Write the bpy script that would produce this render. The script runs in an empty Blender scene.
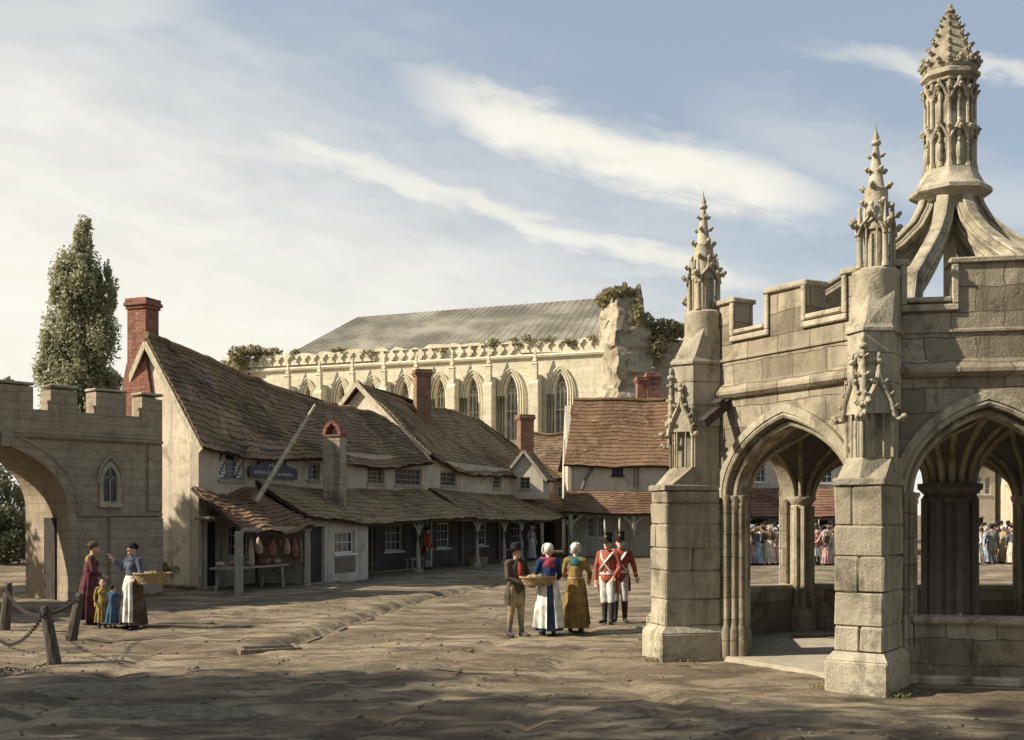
import bpy, bmesh, math, random
from mathutils import Vector, Matrix, noise
from mathutils.geometry import tessellate_polygon
R = random.Random(7)
PI = math.pi
C = bpy.context.scene.collection
FP, EYE, CX, HY = 900.0, 2.25, 512.0, 498.0      # focal length in px, eye height, principal point

def P(px, py, d):
    return Vector(((px-CX)/FP*d, d, EYE+(HY-py)/FP*d))
def V(*a): return Vector(a)
def lerp(a, b, t): return a+(b-a)*t

# ------------------------------------------------------------------ mesh builder
class MB:
    def __init__(s): s.v=[]; s.f=[]; s.m=[]; s.mi=0
    def add(s, vs, fs, M=None):
        o=len(s.v)
        if M is not None: vs=[M@Vector(p) for p in vs]
        s.v.extend([tuple(p) for p in vs])
        for f in fs:
            s.f.append(tuple(i+o for i in f)); s.m.append(s.mi)
    def box(s, x0,x1,y0,y1,z0,z1, M=None):
        s.add([(x0,y0,z0),(x1,y0,z0),(x1,y1,z0),(x0,y1,z0),(x0,y0,z1),(x1,y0,z1),(x1,y1,z1),(x0,y1,z1)],
              [(0,3,2,1),(4,5,6,7),(0,1,5,4),(1,2,6,5),(2,3,7,6),(3,0,4,7)], M)
    def block(s, x0,x1,y0,y1,z0,z1, M=None, c=.015, j=.006):
        """a box with chamfered, slightly uneven edges (one dressed stone)"""
        lo=[x0,y0,z0]; hi=[x1,y1,z1]; vs=[]; idx={}
        dj=[R.uniform(-j,j) for _ in range(24)]
        k=0
        for cx in (0,1):
            for cy in (0,1):
                for cz in (0,1):
                    b=(cx,cy,cz)
                    for ax in range(3):
                        p=[]
                        for q in range(3):
                            w=hi[q] if b[q] else lo[q]
                            if q!=ax: w += (-c if b[q] else c)
                            else: w += dj[k]
                            p.append(w)
                        idx[(b,ax)]=len(vs); vs.append(tuple(p)); k+=1
        fs=[]
        for ax in range(3):
            o=[q for q in range(3) if q!=ax]
            for sd in (0,1):
                q=[]
                for (a,b) in ((0,0),(1,0),(1,1),(0,1)):
                    t=[0,0,0]; t[ax]=sd; t[o[0]]=a; t[o[1]]=b
                    q.append(idx[(tuple(t),ax)])
                fs.append(tuple(q))
        for ax in range(3):
            o=[q for q in range(3) if q!=ax]
            for a in (0,1):
                for b in (0,1):
                    t0=[0,0,0]; t0[o[0]]=a; t0[o[1]]=b; t1=list(t0); t1[ax]=1
                    t0=tuple(t0); t1=tuple(t1)
                    fs.append((idx[(t0,o[0])],idx[(t1,o[0])],idx[(t1,o[1])],idx[(t0,o[1])]))
        for cx in (0,1):
            for cy in (0,1):
                for cz in (0,1):
                    b=(cx,cy,cz); fs.append((idx[(b,0)],idx[(b,1)],idx[(b,2)]))
        s.add(vs,fs,M)
    def slab(s, outer, holes=(), y0=0.0, y1=.3, M=None):
        """polygon in the local x-z plane (with holes), extruded from y0 to y1"""
        loops=[list(outer)]+[list(h) for h in holes]
        flat=[p for l in loops for p in l]
        tris=tessellate_polygon([[Vector((p[0],p[1],0)) for p in l] for l in loops])
        n=len(flat)
        vs=[(p[0],y0,p[1]) for p in flat]+[(p[0],y1,p[1]) for p in flat]
        fs=[tuple(t) for t in tris]+[tuple(i+n for i in reversed(t)) for t in tris]
        o=0
        for l in loops:
            k=len(l)
            for i in range(k):
                a=o+i; b=o+(i+1)%k
                fs.append((a,b,b+n,a+n))
            o+=k
        s.add(vs,fs,M)
    def loft(s, rings, caps=True, closed=True, M=None):
        k=len(rings[0]); vs=[p for r in rings for p in r]; fs=[]
        for i in range(len(rings)-1):
            for j in range(k if closed else k-1):
                a=i*k+j; b=i*k+(j+1)%k
                fs.append((a,b,b+k,a+k))
        if caps:
            fs.append(tuple(range(k-1,-1,-1))); fs.append(tuple((len(rings)-1)*k+j for j in range(k)))
        s.add(vs,fs,M)
    def lathe(s, prof, n=16, M=None, a0=0.0, a1=None, caps=True, ph=0.0):
        if a1 is None:
            rings=[[(r*math.cos(ph+2*PI*j/n),r*math.sin(ph+2*PI*j/n),z) for j in range(n)] for r,z in prof]
            s.loft(rings,caps,True,M)
        else:
            rings=[[(r*math.cos(a0+(a1-a0)*j/n),r*math.sin(a0+(a1-a0)*j/n),z) for j in range(n+1)] for r,z in prof]
            s.loft(rings,False,False,M)
    def tube(s, pts, rad, n=8, M=None, flat=1.0):
        pts=[Vector(p) for p in pts]; rings=[]
        if not isinstance(rad,(list,tuple)): rad=[rad]*len(pts)
        up=Vector((0,0,1))
        for i,p in enumerate(pts):
            t=(pts[min(i+1,len(pts)-1)]-pts[max(i-1,0)]).normalized()
            a=t.cross(up)
            if a.length<1e-3: a=t.cross(Vector((1,0,0)))
            a.normalize(); b=a.cross(t).normalized()
            rings.append([p+(a*math.cos(2*PI*j/n)*flat+b*math.sin(2*PI*j/n))*rad[i] for j in range(n)])
        s.loft(rings,True,True,M)
    def bar(s, p0, p1, w, h, M=None):
        """rectangular bar: w across (horizontal), h the other way"""
        p0=Vector(p0); p1=Vector(p1); t=(p1-p0).normalized(); a=t.cross(Vector((0,0,1)))
        if a.length<1e-3: a=Vector((1,0,0))
        a.normalize(); b=a.cross(t).normalized()
        r=lambda p:[p+a*w/2+b*h/2,p-a*w/2+b*h/2,p-a*w/2-b*h/2,p+a*w/2-b*h/2]
        s.loft([r(p0),r(p1)],True,True,M)
    def sweep(s, pts, prof, side, M=None):
        """sweep a closed profile [(u,w)]: u along `side`(const vector), w along the in-plane normal of the path"""
        pts=[Vector(p) for p in pts]; side=Vector(side).normalized(); rings=[]
        for i,p in enumerate(pts):
            t=(pts[min(i+1,len(pts)-1)]-pts[max(i-1,0)]).normalized()
            nrm=t.cross(side).normalized()
            rings.append([p+side*u+nrm*w for u,w in prof])
        s.loft(rings,True,True,M)
    def ell(s, c, r, n=12, m=8, M=None, rot=None):
        c=Vector(c); rings=[]
        for i in range(m+1):
            a=-PI/2+PI*i/m; a=max(-PI/2+.12,min(PI/2-.12,a))
            ring=[]
            for j in range(n):
                q=Vector((r[0]*math.cos(a)*math.cos(2*PI*j/n),r[1]*math.cos(a)*math.sin(2*PI*j/n),r[2]*math.sin(a)))
                if rot is not None: q=rot@q
                ring.append(c+q)
            rings.append(ring)
        s.loft(rings,True,True,M)
    def cap(s, p0, r0, p1, r1, n=10):
        p0=Vector(p0); p1=Vector(p1); t=p1-p0
        if t.length<1e-5: t=Vector((0,0,1e-4))
        t.normalize(); a=t.cross(Vector((0,0,1)))
        if a.length<1e-3: a=t.cross(Vector((1,0,0)))
        a.normalize(); b=a.cross(t); rings=[]
        for i in range(5):
            q=-PI/2+.1+(PI/2-.1)*i/4
            c=p0+t*r0*math.sin(q); rr=r0*math.cos(q)
            rings.append([c+(a*math.cos(2*PI*j/n)+b*math.sin(2*PI*j/n))*rr for j in range(n)])
        for i in range(5):
            q=(PI/2-.1)*i/4
            c=p1+t*r1*math.sin(q); rr=r1*math.cos(q)
            rings.append([c+(a*math.cos(2*PI*j/n)+b*math.sin(2*PI*j/n))*rr for j in range(n)])
        s.loft(rings,True,True)
    def torus(s, c, R0, r0, M=None, n=10, m=5, sx=1.0):
        vs=[];fs=[]
        for i in range(n):
            a=2*PI*i/n
            for j in range(m):
                b=2*PI*j/m
                vs.append((((R0+r0*math.cos(b))*math.cos(a))*sx,(R0+r0*math.cos(b))*math.sin(a),r0*math.sin(b)))
        for i in range(n):
            for j in range(m):
                fs.append((i*m+j,((i+1)%n)*m+j,((i+1)%n)*m+(j+1)%m,i*m+(j+1)%m))
        T=Matrix.Translation(Vector(c))
        s.add(vs,fs,T if M is None else T@M)
    def mesh(s, name, mats, smooth=0, fixn=True):
        me=bpy.data.meshes.new(name); me.from_pydata(s.v,[],s.f)
        if not isinstance(mats,(list,tuple)): mats=[mats]
        for m in mats: me.materials.append(m)
        if len(mats)>1: me.polygons.foreach_set('material_index',s.m)
        if fixn:
            bm=bmesh.new(); bm.from_mesh(me); bmesh.ops.recalc_face_normals(bm,faces=bm.faces); bm.to_mesh(me); bm.free()
        if smooth:
            me.polygons.foreach_set('use_smooth',[True]*len(me.polygons))
            me.set_sharp_from_angle(angle=math.radians(smooth))
        me.update(); return me
    def build(s, name, mats, parent=None, M=None, smooth=0, fixn=True):
        return link(name, s.mesh(name,mats,smooth,fixn), parent, M)

def link(name, me, parent=None, M=None):
    o=bpy.data.objects.new(name,me); C.objects.link(o)
    if M is not None: o.matrix_basis=M
    if parent is not None:
        o.parent=parent; o.matrix_parent_inverse=world(parent).inverted()
    return o
def world(o):
    m=o.matrix_basis.copy()
    if o.parent is not None: m=world(o.parent)@o.matrix_parent_inverse@m
    return m
def tag(o, label=None, cat=None, group=None, kind=None):
    if label: o['label']=label
    if cat: o['category']=cat
    if group: o['group']=group
    if kind: o['kind']=kind
    return o
def thing(name, label, cat, loc, rz=0.0, group=None):
    o=bpy.data.objects.new(name,None); C.objects.link(o); o.empty_display_size=.2
    o.location=loc; o.rotation_euler=(0,0,rz)
    o.matrix_basis=Matrix.Translation(Vector(loc))@Matrix.Rotation(rz,4,'Z')
    return tag(o,label,cat,group)
KIDS={}
def copy_tree(o, parent=None):
    c=o.copy(); C.objects.link(c)
    if parent is not None: c.parent=parent; c.matrix_parent_inverse=o.matrix_parent_inverse.copy()
    for ch in [q for q in o.children]: copy_tree(ch,c)
    return c
def frame(A, B, z=0.0):
    """local frame: x from A to B, y into the building (left of x), z up"""
    A=Vector((A[0],A[1])); B=Vector((B[0],B[1])); u=(B-A).normalized()
    return Matrix(((u.x,-u.y,0,A.x),(u.y,u.x,0,A.y),(0,0,1,z),(0,0,0,1)))

# ------------------------------------------------------------------ materials
class NT:
    def __init__(s, name, tree=None):
        if tree is None:
            s.mat=bpy.data.materials.new(name); s.mat.use_nodes=True; s.t=s.mat.node_tree
            s.t.nodes.clear()
        else: s.t=tree; s.t.nodes.clear()
    def n(s, ty, ins=None, **pr):
        nd=s.t.nodes.new(ty)
        for k,v in pr.items(): setattr(nd,k,v)
        for k,v in (ins or {}).items():
            so=nd.inputs[k]
            if isinstance(v,bpy.types.NodeSocket): s.t.links.new(v,so)
            else: so.default_value=v
        return nd
    def math(s, op, a, b=0.0, c=None, clamp=False):
        d={0:a,1:b}
        if c is not None: d[2]=c
        return s.n('ShaderNodeMath',d,operation=op,use_clamp=clamp).outputs[0]
    def mix(s, f, a, b, mode='MIX'):
        f_=f
        nd=s.n('ShaderNodeMix',{0:f_},data_type='RGBA',blend_type=mode)
        for k,v in ((6,a),(7,b)):
            if isinstance(v,bpy.types.NodeSocket): s.t.links.new(v,nd.inputs[k])
            else: nd.inputs[k].default_value=(*v,1) if len(v)==3 else v
        return nd.outputs[2]
    def noise(s, vec, scale, detail=4, rough=.55, dist=0.0):
        return s.n('ShaderNodeTexNoise',{'Vector':vec,'Scale':scale,'Detail':detail,'Roughness':rough,'Distortion':dist}).outputs[0]
    def ramp(s, f, a, b, clamp=True):
        return s.n('ShaderNodeMapRange',{0:f,1:a,2:b,3:0.0,4:1.0},clamp=clamp,interpolation_type='SMOOTHSTEP').outputs[0]
    def coord(s, sc=(1,1,1)):
        o=s.n('ShaderNodeTexCoord').outputs['Object']
        if sc!=(1,1,1): o=s.n('ShaderNodeMapping',{'Vector':o,'Scale':sc}).outputs[0]
        return o
    def out(s, col, rough=.9, bump=None, strength=.4, dist=.02, spec=.2, extra=None):
        d={'Base Color':col if isinstance(col,bpy.types.NodeSocket) else (*col,1),'Roughness':rough,'Specular IOR Level':spec}
        if bump is not None:
            d['Normal']=s.n('ShaderNodeBump',{'Height':bump,'Strength':strength,'Distance':dist}).outputs[0]
        d.update(extra or {})
        b=s.n('ShaderNodeBsdfPrincipled',d)
        s.t.links.new(b.outputs[0],s.n('ShaderNodeOutputMaterial').inputs[0])
        return s.mat

def stone_mat(name, a, b, mortar, bw, bh, ms=.012, stain=(.10,.095,.06), stain_amt=.5, lichen=(.36,.31,.14), lich_amt=.35, bstr=.5, blocks=True):
    t=NT(name); co=t.coord()
    sp=t.n('ShaderNodeSeparateXYZ',{0:co})
    wob=t.noise(co,2.2,3)
    x=t.math('ADD',sp.outputs[0],sp.outputs[1]); x=t.math('ADD',x,t.math('MULTIPLY',wob,.16))
    z=t.math('ADD',sp.outputs[2],t.math('MULTIPLY',t.noise(co,1.7,3),.12))
    uv=t.n('ShaderNodeCombineXYZ',{0:x,1:z}).outputs[0]
    n1=t.noise(co,.55,5,.6); n2=t.noise(co,6,6,.65); n3=t.noise(co,34,3,.6)
    if blocks:
        br=t.n('ShaderNodeTexBrick',{'Vector':uv,'Color1':(*a,1),'Color2':(*b,1),'Mortar':(*mortar,1),'Scale':1.0,'Mortar Size':ms,'Mortar Smooth':.6,'Bias':-.1,'Brick Width':bw,'Row Height':bh})
        col=br.outputs[0]; fac=br.outputs[1]
    else:
        col=t.mix(t.ramp(n1,.3,.7),a,b); fac=None
    col=t.mix(t.math('MULTIPLY',t.ramp(n2,.35,.75),.45),col,tuple(q*.62 for q in a))
    col=t.mix(t.math('MULTIPLY',t.ramp(n3,.55,.8),.35),col,tuple(min(1,q*1.25) for q in b))
    col=t.mix(t.math('MULTIPLY',t.ramp(t.noise(co,1.4,6,.7,.6),.52,.72),stain_amt),col,stain)
    if stain_amt>.8:
        col=t.mix(t.math('MULTIPLY',t.ramp(t.noise(co,.8,7,.72,.9),.53,.63),.55),col,(.075,.062,.045))
        col=t.mix(t.math('MULTIPLY',t.ramp(t.noise(co,5.5,5,.7,.4),.60,.72),.5),col,(.06,.05,.038))
    stv=t.n('ShaderNodeMapping',{'Vector':co,'Scale':(2.6,2.6,.28)}).outputs[0]
    col=t.mix(t.math('MULTIPLY',t.ramp(t.noise(stv,1.0,6,.65,.3),.50,.70),stain_amt*.8),col,tuple(q*1.25 for q in stain))
    col=t.mix(t.math('MULTIPLY',t.ramp(t.noise(stv,1.7,5,.65,.2),.58,.74),.35),col,tuple(min(1,q*1.35) for q in b))
    col=t.mix(t.math('MULTIPLY',t.ramp(t.noise(co,2.6,5,.7,1.0),.60,.74),lich_amt),col,lichen)
    h=t.math('ADD',t.math('MULTIPLY',n2,.7),t.math('MULTIPLY',n3,.35))
    if fac is not None: h=t.math('SUBTRACT',h,t.math('MULTIPLY',fac,.5))
    return t.out(col,.93,h,bstr,.035,.15)

def tile_mat(name, cols, moss=(.085,.085,.035), moss_amt=.5, gray=(.16,.15,.13)):
    t=NT(name); co=t.coord()
    rnd=t.n('ShaderNodeNewGeometry').outputs['Random Per Island']
    cr=t.n('ShaderNodeValToRGB',{0:rnd}); e=cr.color_ramp.elements
    e[0].color=(*cols[0],1); e[1].color=(*cols[-1],1)
    for i,c in enumerate(cols[1:-1]):
        q=e.new((i+1)/(len(cols)-1)); q.color=(*c,1)
    col=cr.outputs[0]
    n1=t.noise(co,.6,5,.65,.5); n2=t.noise(co,9,5,.65); n4=t.noise(co,.35,5,.7,.8)
    col=t.mix(.45,col,tuple(sum(c[k] for c in cols)/len(cols) for k in range(3)))
    col=t.mix(t.math('MULTIPLY',t.ramp(n4,.46,.62),.75),col,tuple(q*.55 for q in cols[0]))
    col=t.mix(t.math('MULTIPLY',t.ramp(t.noise(co,.9,6,.7,1.0),.50,.66),.6),col,tuple(min(1,q*1.25) for q in cols[-1]))
    col=t.mix(t.math('MULTIPLY',t.ramp(n1,.48,.68),moss_amt),col,moss)
    col=t.mix(t.math('MULTIPLY',t.ramp(t.noise(co,1.3,5,.7),.55,.72),.5),col,gray)
    col=t.mix(t.math('MULTIPLY',t.ramp(n2,.4,.75),.5),col,tuple(q*.5 for q in cols[0]))
    return t.out(col,.95,n2,.5,.02,.1)

def cloth_mat(name, c, v=.45):
    t=NT(name); co=t.coord(); n=t.noise(co,5,4); n2=t.noise(co,40,2)
    col=t.mix(t.ramp(n,.3,.7),tuple(q*(1-v) for q in c),tuple(min(1,q*(1+v*.5)) for q in c))
    return t.out(col,.95,t.math('ADD',n,t.math('MULTIPLY',n2,.3)),.35,.015,.1)

def plain_mat(name, c, rough=.8, v=.3, sc=6, bump=.3, spec=.2, metal=0.0, stretch=(1,1,1)):
    t=NT(name); co=t.coord(stretch); n=t.noise(co,sc,5,.6)
    col=t.mix(t.ramp(n,.3,.72),tuple(q*(1-v) for q in c),tuple(min(1,q*(1+v*.6)) for q in c))
    return t.out(col,rough,n,bump,.02,spec,{'Metallic':metal})

M={}
M['cross']=stone_mat('weathered_limestone',(.20,.165,.115),(.385,.33,.235),(.16,.13,.095),.66,.33,.010,(.075,.06,.042),.85,(.33,.27,.13),.6,.9)
M['crossp']=stone_mat('limestone_block',(.27,.23,.16),(.45,.40,.295),(.3,.25,.18),.6,.4,.01,(.09,.073,.05),.85,(.37,.31,.16),.6,.95,False)
M['carved']=stone_mat('carved_limestone',(.28,.24,.165),(.47,.415,.30),(.3,.25,.18),.5,.3,.01,(.085,.068,.045),.85,(.42,.33,.12),.75,.9,False)
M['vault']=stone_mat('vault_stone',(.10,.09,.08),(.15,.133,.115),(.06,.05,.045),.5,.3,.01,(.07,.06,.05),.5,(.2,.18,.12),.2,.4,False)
M['gate']=stone_mat('gate_rubble',(.31,.25,.172),(.37,.302,.21),(.295,.238,.162),.46,.235,.005,(.13,.105,.075),.75,(.35,.295,.175),.6,1.0)
M['abbey']=stone_mat('abbey_stone',(.60,.535,.38),(.70,.63,.465),(.49,.44,.33),1.1,.5,.012,(.30,.26,.17),.5,(.42,.38,.20),.45,.6)
M['ruin']=stone_mat('ruined_masonry',(.30,.255,.18),(.43,.375,.275),(.25,.22,.17),.9,.45,.04,(.12,.10,.065),.9,(.24,.23,.10),.6,1.0,False)
M['render']=stone_mat('lime_render',(.42,.37,.29),(.52,.47,.37),(.3,.3,.3),1,1,.01,(.19,.16,.12),.65,(.42,.36,.24),.3,.3,False)
M['render_old']=stone_mat('dingy_render',(.43,.36,.265),(.55,.47,.35),(.3,.3,.3),1,1,.01,(.16,.13,.09),.75,(.30,.26,.19),.3,.35,False)
M['flag']=stone_mat('flagstone',(.33,.285,.21),(.42,.37,.28),(.14,.12,.09),.7,.6,.02,(.15,.13,.1),.5,(.3,.27,.16),.2,.4,False)
M['brick']=stone_mat('chimney_brick',(.22,.075,.05),(.34,.15,.10),(.30,.22,.16),.22,.075,.010,(.085,.055,.045),.8,(.44,.35,.25),.9,.7)
M['brick_old']=stone_mat('sooty_brick',(.21,.105,.066),(.30,.17,.105),(.24,.19,.14),.22,.075,.010,(.10,.07,.05),.5,(.40,.31,.16),.3,.6)
M['tile']=tile_mat('old_clay_tiles',[(.145,.098,.066),(.235,.155,.095),(.30,.195,.12),(.19,.14,.095),(.33,.225,.14)],(.21,.165,.065),.9,(.27,.215,.15))
M['tile_warm']=tile_mat('warm_clay_tiles',[(.15,.085,.05),(.22,.13,.075),(.19,.11,.065),(.25,.16,.095)],(.14,.115,.05),.5,(.2,.17,.12))
M['tile_red']=tile_mat('red_clay_tiles',[(.17,.085,.055),(.23,.12,.08),(.20,.105,.07),(.26,.15,.105)],(.17,.12,.07),.5,(.26,.195,.145))
M['tile_porch']=tile_mat('stone_slates',[(.195,.135,.08),(.29,.202,.115),(.345,.25,.15),(.235,.165,.10)],(.22,.18,.075),.8,(.29,.235,.165))
M['lead']=plain_mat('weathered_lead_roof',(.215,.20,.16),.98,.45,.30,.4,.05,0,(1,1,2))
M['timber']=plain_mat('old_oak',(.20,.16,.115),.9,.4,7,.5,.15,0,(3,3,.4))
M['timber_grey']=plain_mat('silvered_oak',(.33,.285,.215),.9,.35,7,.5,.15,0,(3,3,.4))
M['timber_dark']=plain_mat('dark_oak',(.055,.045,.04),.9,.4,7,.5,.15,0,(3,3,.4))
M['lower']=stone_mat('porch_shade_dark',(.075,.065,.058),(.11,.095,.08),(.3,.3,.3),1,1,.01,(.04,.035,.03),.6,(.16,.14,.11),.3,.4,False)  # dark tone put in for porch shade on the ground-floor walls
M['abbeyglass']=plain_mat('milky_leaded_glass',(.27,.28,.27),.35,.5,1.5,.1,.4)
M['limewash']=plain_mat('cream_limewash',(.40,.35,.25),.9,.4,8,.3,.1,0,(2,2,.6))
M['post']=plain_mat('dark_weathered_post',(.10,.082,.066),.95,.4,7,.6,.1,0,(3,3,.4))
M['pebble']=plain_mat('earthy_pebble',(.17,.14,.10),.95,.45,7,.4,.1)
M['glass']=plain_mat('leaded_glass',(.025,.028,.032),.18,.5,3,.05,.5)
M['sash']=plain_mat('painted_sash',(.62,.60,.53),.7,.15,6,.1)
M['iron']=plain_mat('rusty_iron',(.055,.045,.04),.7,.5,20,.4,.3,.3)
M['bark']=plain_mat('bark',(.10,.08,.06),.95,.4,9,.8,.1,0,(2,2,.4))
M['meat']=plain_mat('raw_meat',(.27,.12,.085),.6,.4,9,.3,.4)
M['fat']=plain_mat('pale_carcass',(.46,.34,.25),.65,.3,9,.3,.3)
M['skin']=plain_mat('skin',(.50,.30,.21),.6,.15,14,.1,.3)
M['hair']=plain_mat('dark_hair',(.035,.025,.02),.7,.4,30,.5,.3)
M['eye']=plain_mat('eye',(.03,.025,.02),.3,.1,5,.0,.5)
M['wicker']=plain_mat('wicker',(.33,.24,.13),.85,.5,22,.8,.2,0,(1,1,2.5))
M['leather']=plain_mat('boot_leather',(.035,.028,.025),.6,.4,15,.2,.4)
M['felt']=plain_mat('black_felt',(.025,.023,.025),.9,.3,15,.2,.1)
M['signboard']=plain_mat('slate_blue_signboard',(.085,.09,.10),.7,.35,6,.2)
def leaf_mat(name, cols, tr=.25):
    t=NT(name); rnd=t.n('ShaderNodeNewGeometry').outputs['Random Per Island']
    cr=t.n('ShaderNodeValToRGB',{0:rnd}); e=cr.color_ramp.elements
    e[0].color=(*cols[0],1); e[1].color=(*cols[-1],1)
    for i,c in enumerate(cols[1:-1]):
        q=e.new((i+1)/(len(cols)-1)); q.color=(*c,1)
    d=t.n('ShaderNodeBsdfPrincipled',{'Base Color':cr.outputs[0],'Roughness':.7,'Specular IOR Level':.2})
    tl=t.n('ShaderNodeBsdfTranslucent',{'Color':cr.outputs[0]})
    mx=t.n('ShaderNodeMixShader',{0:tr,1:d.outputs[0],2:tl.outputs[0]})
    t.t.links.new(mx.outputs[0],t.n('ShaderNodeOutputMaterial').inputs[0]); return t.mat
M['leaf']=leaf_mat('poplar_leaves',[(.27,.275,.18),(.32,.32,.205),(.37,.36,.22),(.44,.42,.25)],.62)
M['leaf_far']=leaf_mat('hazy_leaves',[(.09,.10,.06),(.13,.14,.08),(.17,.17,.10)])
M['ivy']=leaf_mat('ivy_leaves',[(.20,.18,.10),(.27,.235,.12),(.34,.29,.15)],.4)

def earth_mat():
    t=NT('trodden_earth'); co=t.coord()
    st=t.n('ShaderNodeMapping',{'Vector':co,'Rotation':(0,0,math.radians(-14)),'Scale':(.55,1.15,1)}).outputs[0]
    n0=t.noise(st,.55,6,.62,.8); n1=t.noise(st,1.7,6,.68,.5); n2=t.noise(co,7,6,.7); n3=t.noise(co,38,4,.7)
    col=t.mix(t.ramp(n0,.34,.66),(.15,.113,.075),(.315,.252,.165))
    col=t.mix(t.math('MULTIPLY',t.ramp(n1,.46,.58),.8),col,(.085,.066,.047))
    col=t.mix(t.math('MULTIPLY',t.ramp(t.noise(st,2.3,5,.6,.6),.56,.72),.5),col,(.41,.34,.225))
    col=t.mix(t.math('MULTIPLY',t.ramp(n2,.45,.75),.45),col,(.14,.112,.08))
    col=t.mix(t.math('MULTIPLY',t.ramp(n3,.60,.75),.4),col,(.34,.29,.215))
    h=t.math('ADD',t.math('MULTIPLY',n1,1.3),t.math('ADD',t.math('MULTIPLY',n2,.5),t.math('MULTIPLY',n3,.22)))
    return t.out(col,.97,h,.9,.09,.1)
M['earth']=earth_mat()

# ------------------------------------------------------------------ ground
CHAN=[(-4.7,18.3),(-4.0,19.3),(-3.6,22.5),(-2.9,27.5),(-1.6,33.5),(1.3,41),(4.5,50)]
def segd(x,y,pl):
    best=1e9
    for (ax,ay),(bx,by) in zip(pl,pl[1:]):
        dx,dy=bx-ax,by-ay; t=max(0,min(1,((x-ax)*dx+(y-ay)*dy)/(dx*dx+dy*dy)))
        d=math.hypot(x-ax-t*dx,y-ay-t*dy); best=min(best,d)
    return best
def gh(x,y):
    nf=max(0,min(1,(34-y)/14)); r1=1-abs(noise.noise(Vector((x*.55+.2*y,y*.8,2.2))))*2
    q=nf*(.034*max(0,r1-.45)+.034*max(0,noise.noise(Vector((x*1.1,y*1.7,9.1)))-.12)+.022*noise.noise(Vector((x*3.1,y*3.4,5.5))))
    for c0,sl in ((-1.2,.16),(.35,.16),(-5.6,-.05),(-7.1,-.05),(2.0,-.22)):
        dd=abs(x-c0-sl*(y-14)-.35*noise.noise(Vector((y*.18,c0,0)))); q-=nf*.085*max(0,1-dd/.20)*(.75+noise.noise(Vector((x,y*.6,c0))))
    q+=noise.noise(Vector((x*.22,y*.22,1.3)))*.07+noise.noise(Vector((x*.5,y*1.3,4.3)))*.035+noise.noise(Vector((x*1.6,y*2.2,7.7)))*.012
    d=segd(x,y,CHAN)
    if d<.9: q-=.22*max(0,1-d/.34)
    return q-.02
def ground():
    xs=[-1500,-500,-200,-100,-60,-40,-30]+[-26+.2*i for i in range(261)]+[30,38,60,100,200,500,1500]
    ys=[-300,-60,-15,0,3]+[5+.14*i for i in range(180)]+[30.4+.45*i for i in range(93)]+[76,85,100,130,200,400,900,1800]
    nx=len(xs); vs=[(x,y,gh(x,y) if -27<x<27 and 3<y<73 else -.02) for y in ys for x in xs]
    fs=[(j*nx+i,j*nx+i+1,(j+1)*nx+i+1,(j+1)*nx+i) for j in range(len(ys)-1) for i in range(nx-1)]
    b=MB(); b.add(vs,fs); o=b.build('ground',M['earth'],smooth=180,fixn=False); tag(o,kind='structure')
ground()
SUNE=5.0; EXPO=0.75
# ------------------------------------------------------------------ market cross
XC=Vector((7.17,18.38))
VX=[(4.90,15.00),(7.96,14.38),(10.86,15.75),(11.35,18.90),(9.95,21.55),(5.48,22.10),(3.55,20.35),(3.20,18.05)]   # front, then anticlockwise
VX=[Vector(v) for v in VX]
cross=thing('market_cross','large octagonal open stone market cross with battlements, crocketed pinnacles and a carved central lantern','market cross',(XC.x,XC.y,0))

def arch_pts(a, zs, za, n=12, cx=0.0, pt=1.42):
    """pointed arch: two arcs of relative rise pt, squeezed to the height wanted"""
    h=pt*a; sc_=(za-zs)/h; r=(a*a+h*h)/(2*a); pts=[]
    t1=math.atan2(h,r-a)
    for i in range(n+1):
        t=t1*i/n
        pts.append((cx-a+r-r*math.cos(t),zs+r*math.sin(t)*sc_))
    L=pts; Rr=[(2*cx-x,z) for x,z in reversed(pts[:-1])]
    return L+Rr
def arch_off(a,zs,za,d,n=12,cx=0.0):
    return arch_pts(a+d,zs,za+d*1.12,n,cx)

def crocket(mb, p, d, s, M=None):
    """a curled leaf knob standing out from p along d"""
    p=Vector(p); d=Vector(d).normalized(); u=Vector((0,0,1))
    a=p; b=p+d*s*.9-u*s*.05; c=p+d*s*1.25+u*s*.5
    mb.tube([a,b,c],[s*.28,s*.36,s*.2],6,M)
    mb.ell(p+d*s*1.1+u*s*.35,(s*.42,s*.42,s*.36),7,5,M)
    sd=d.cross(u)
    if sd.length>1e-3:
        sd.normalize()
        for k in (-1,1): mb.ell(p+d*s*.75+sd*k*s*.38+u*s*.1,(s*.26,s*.26,s*.24),6,4,M)

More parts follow.
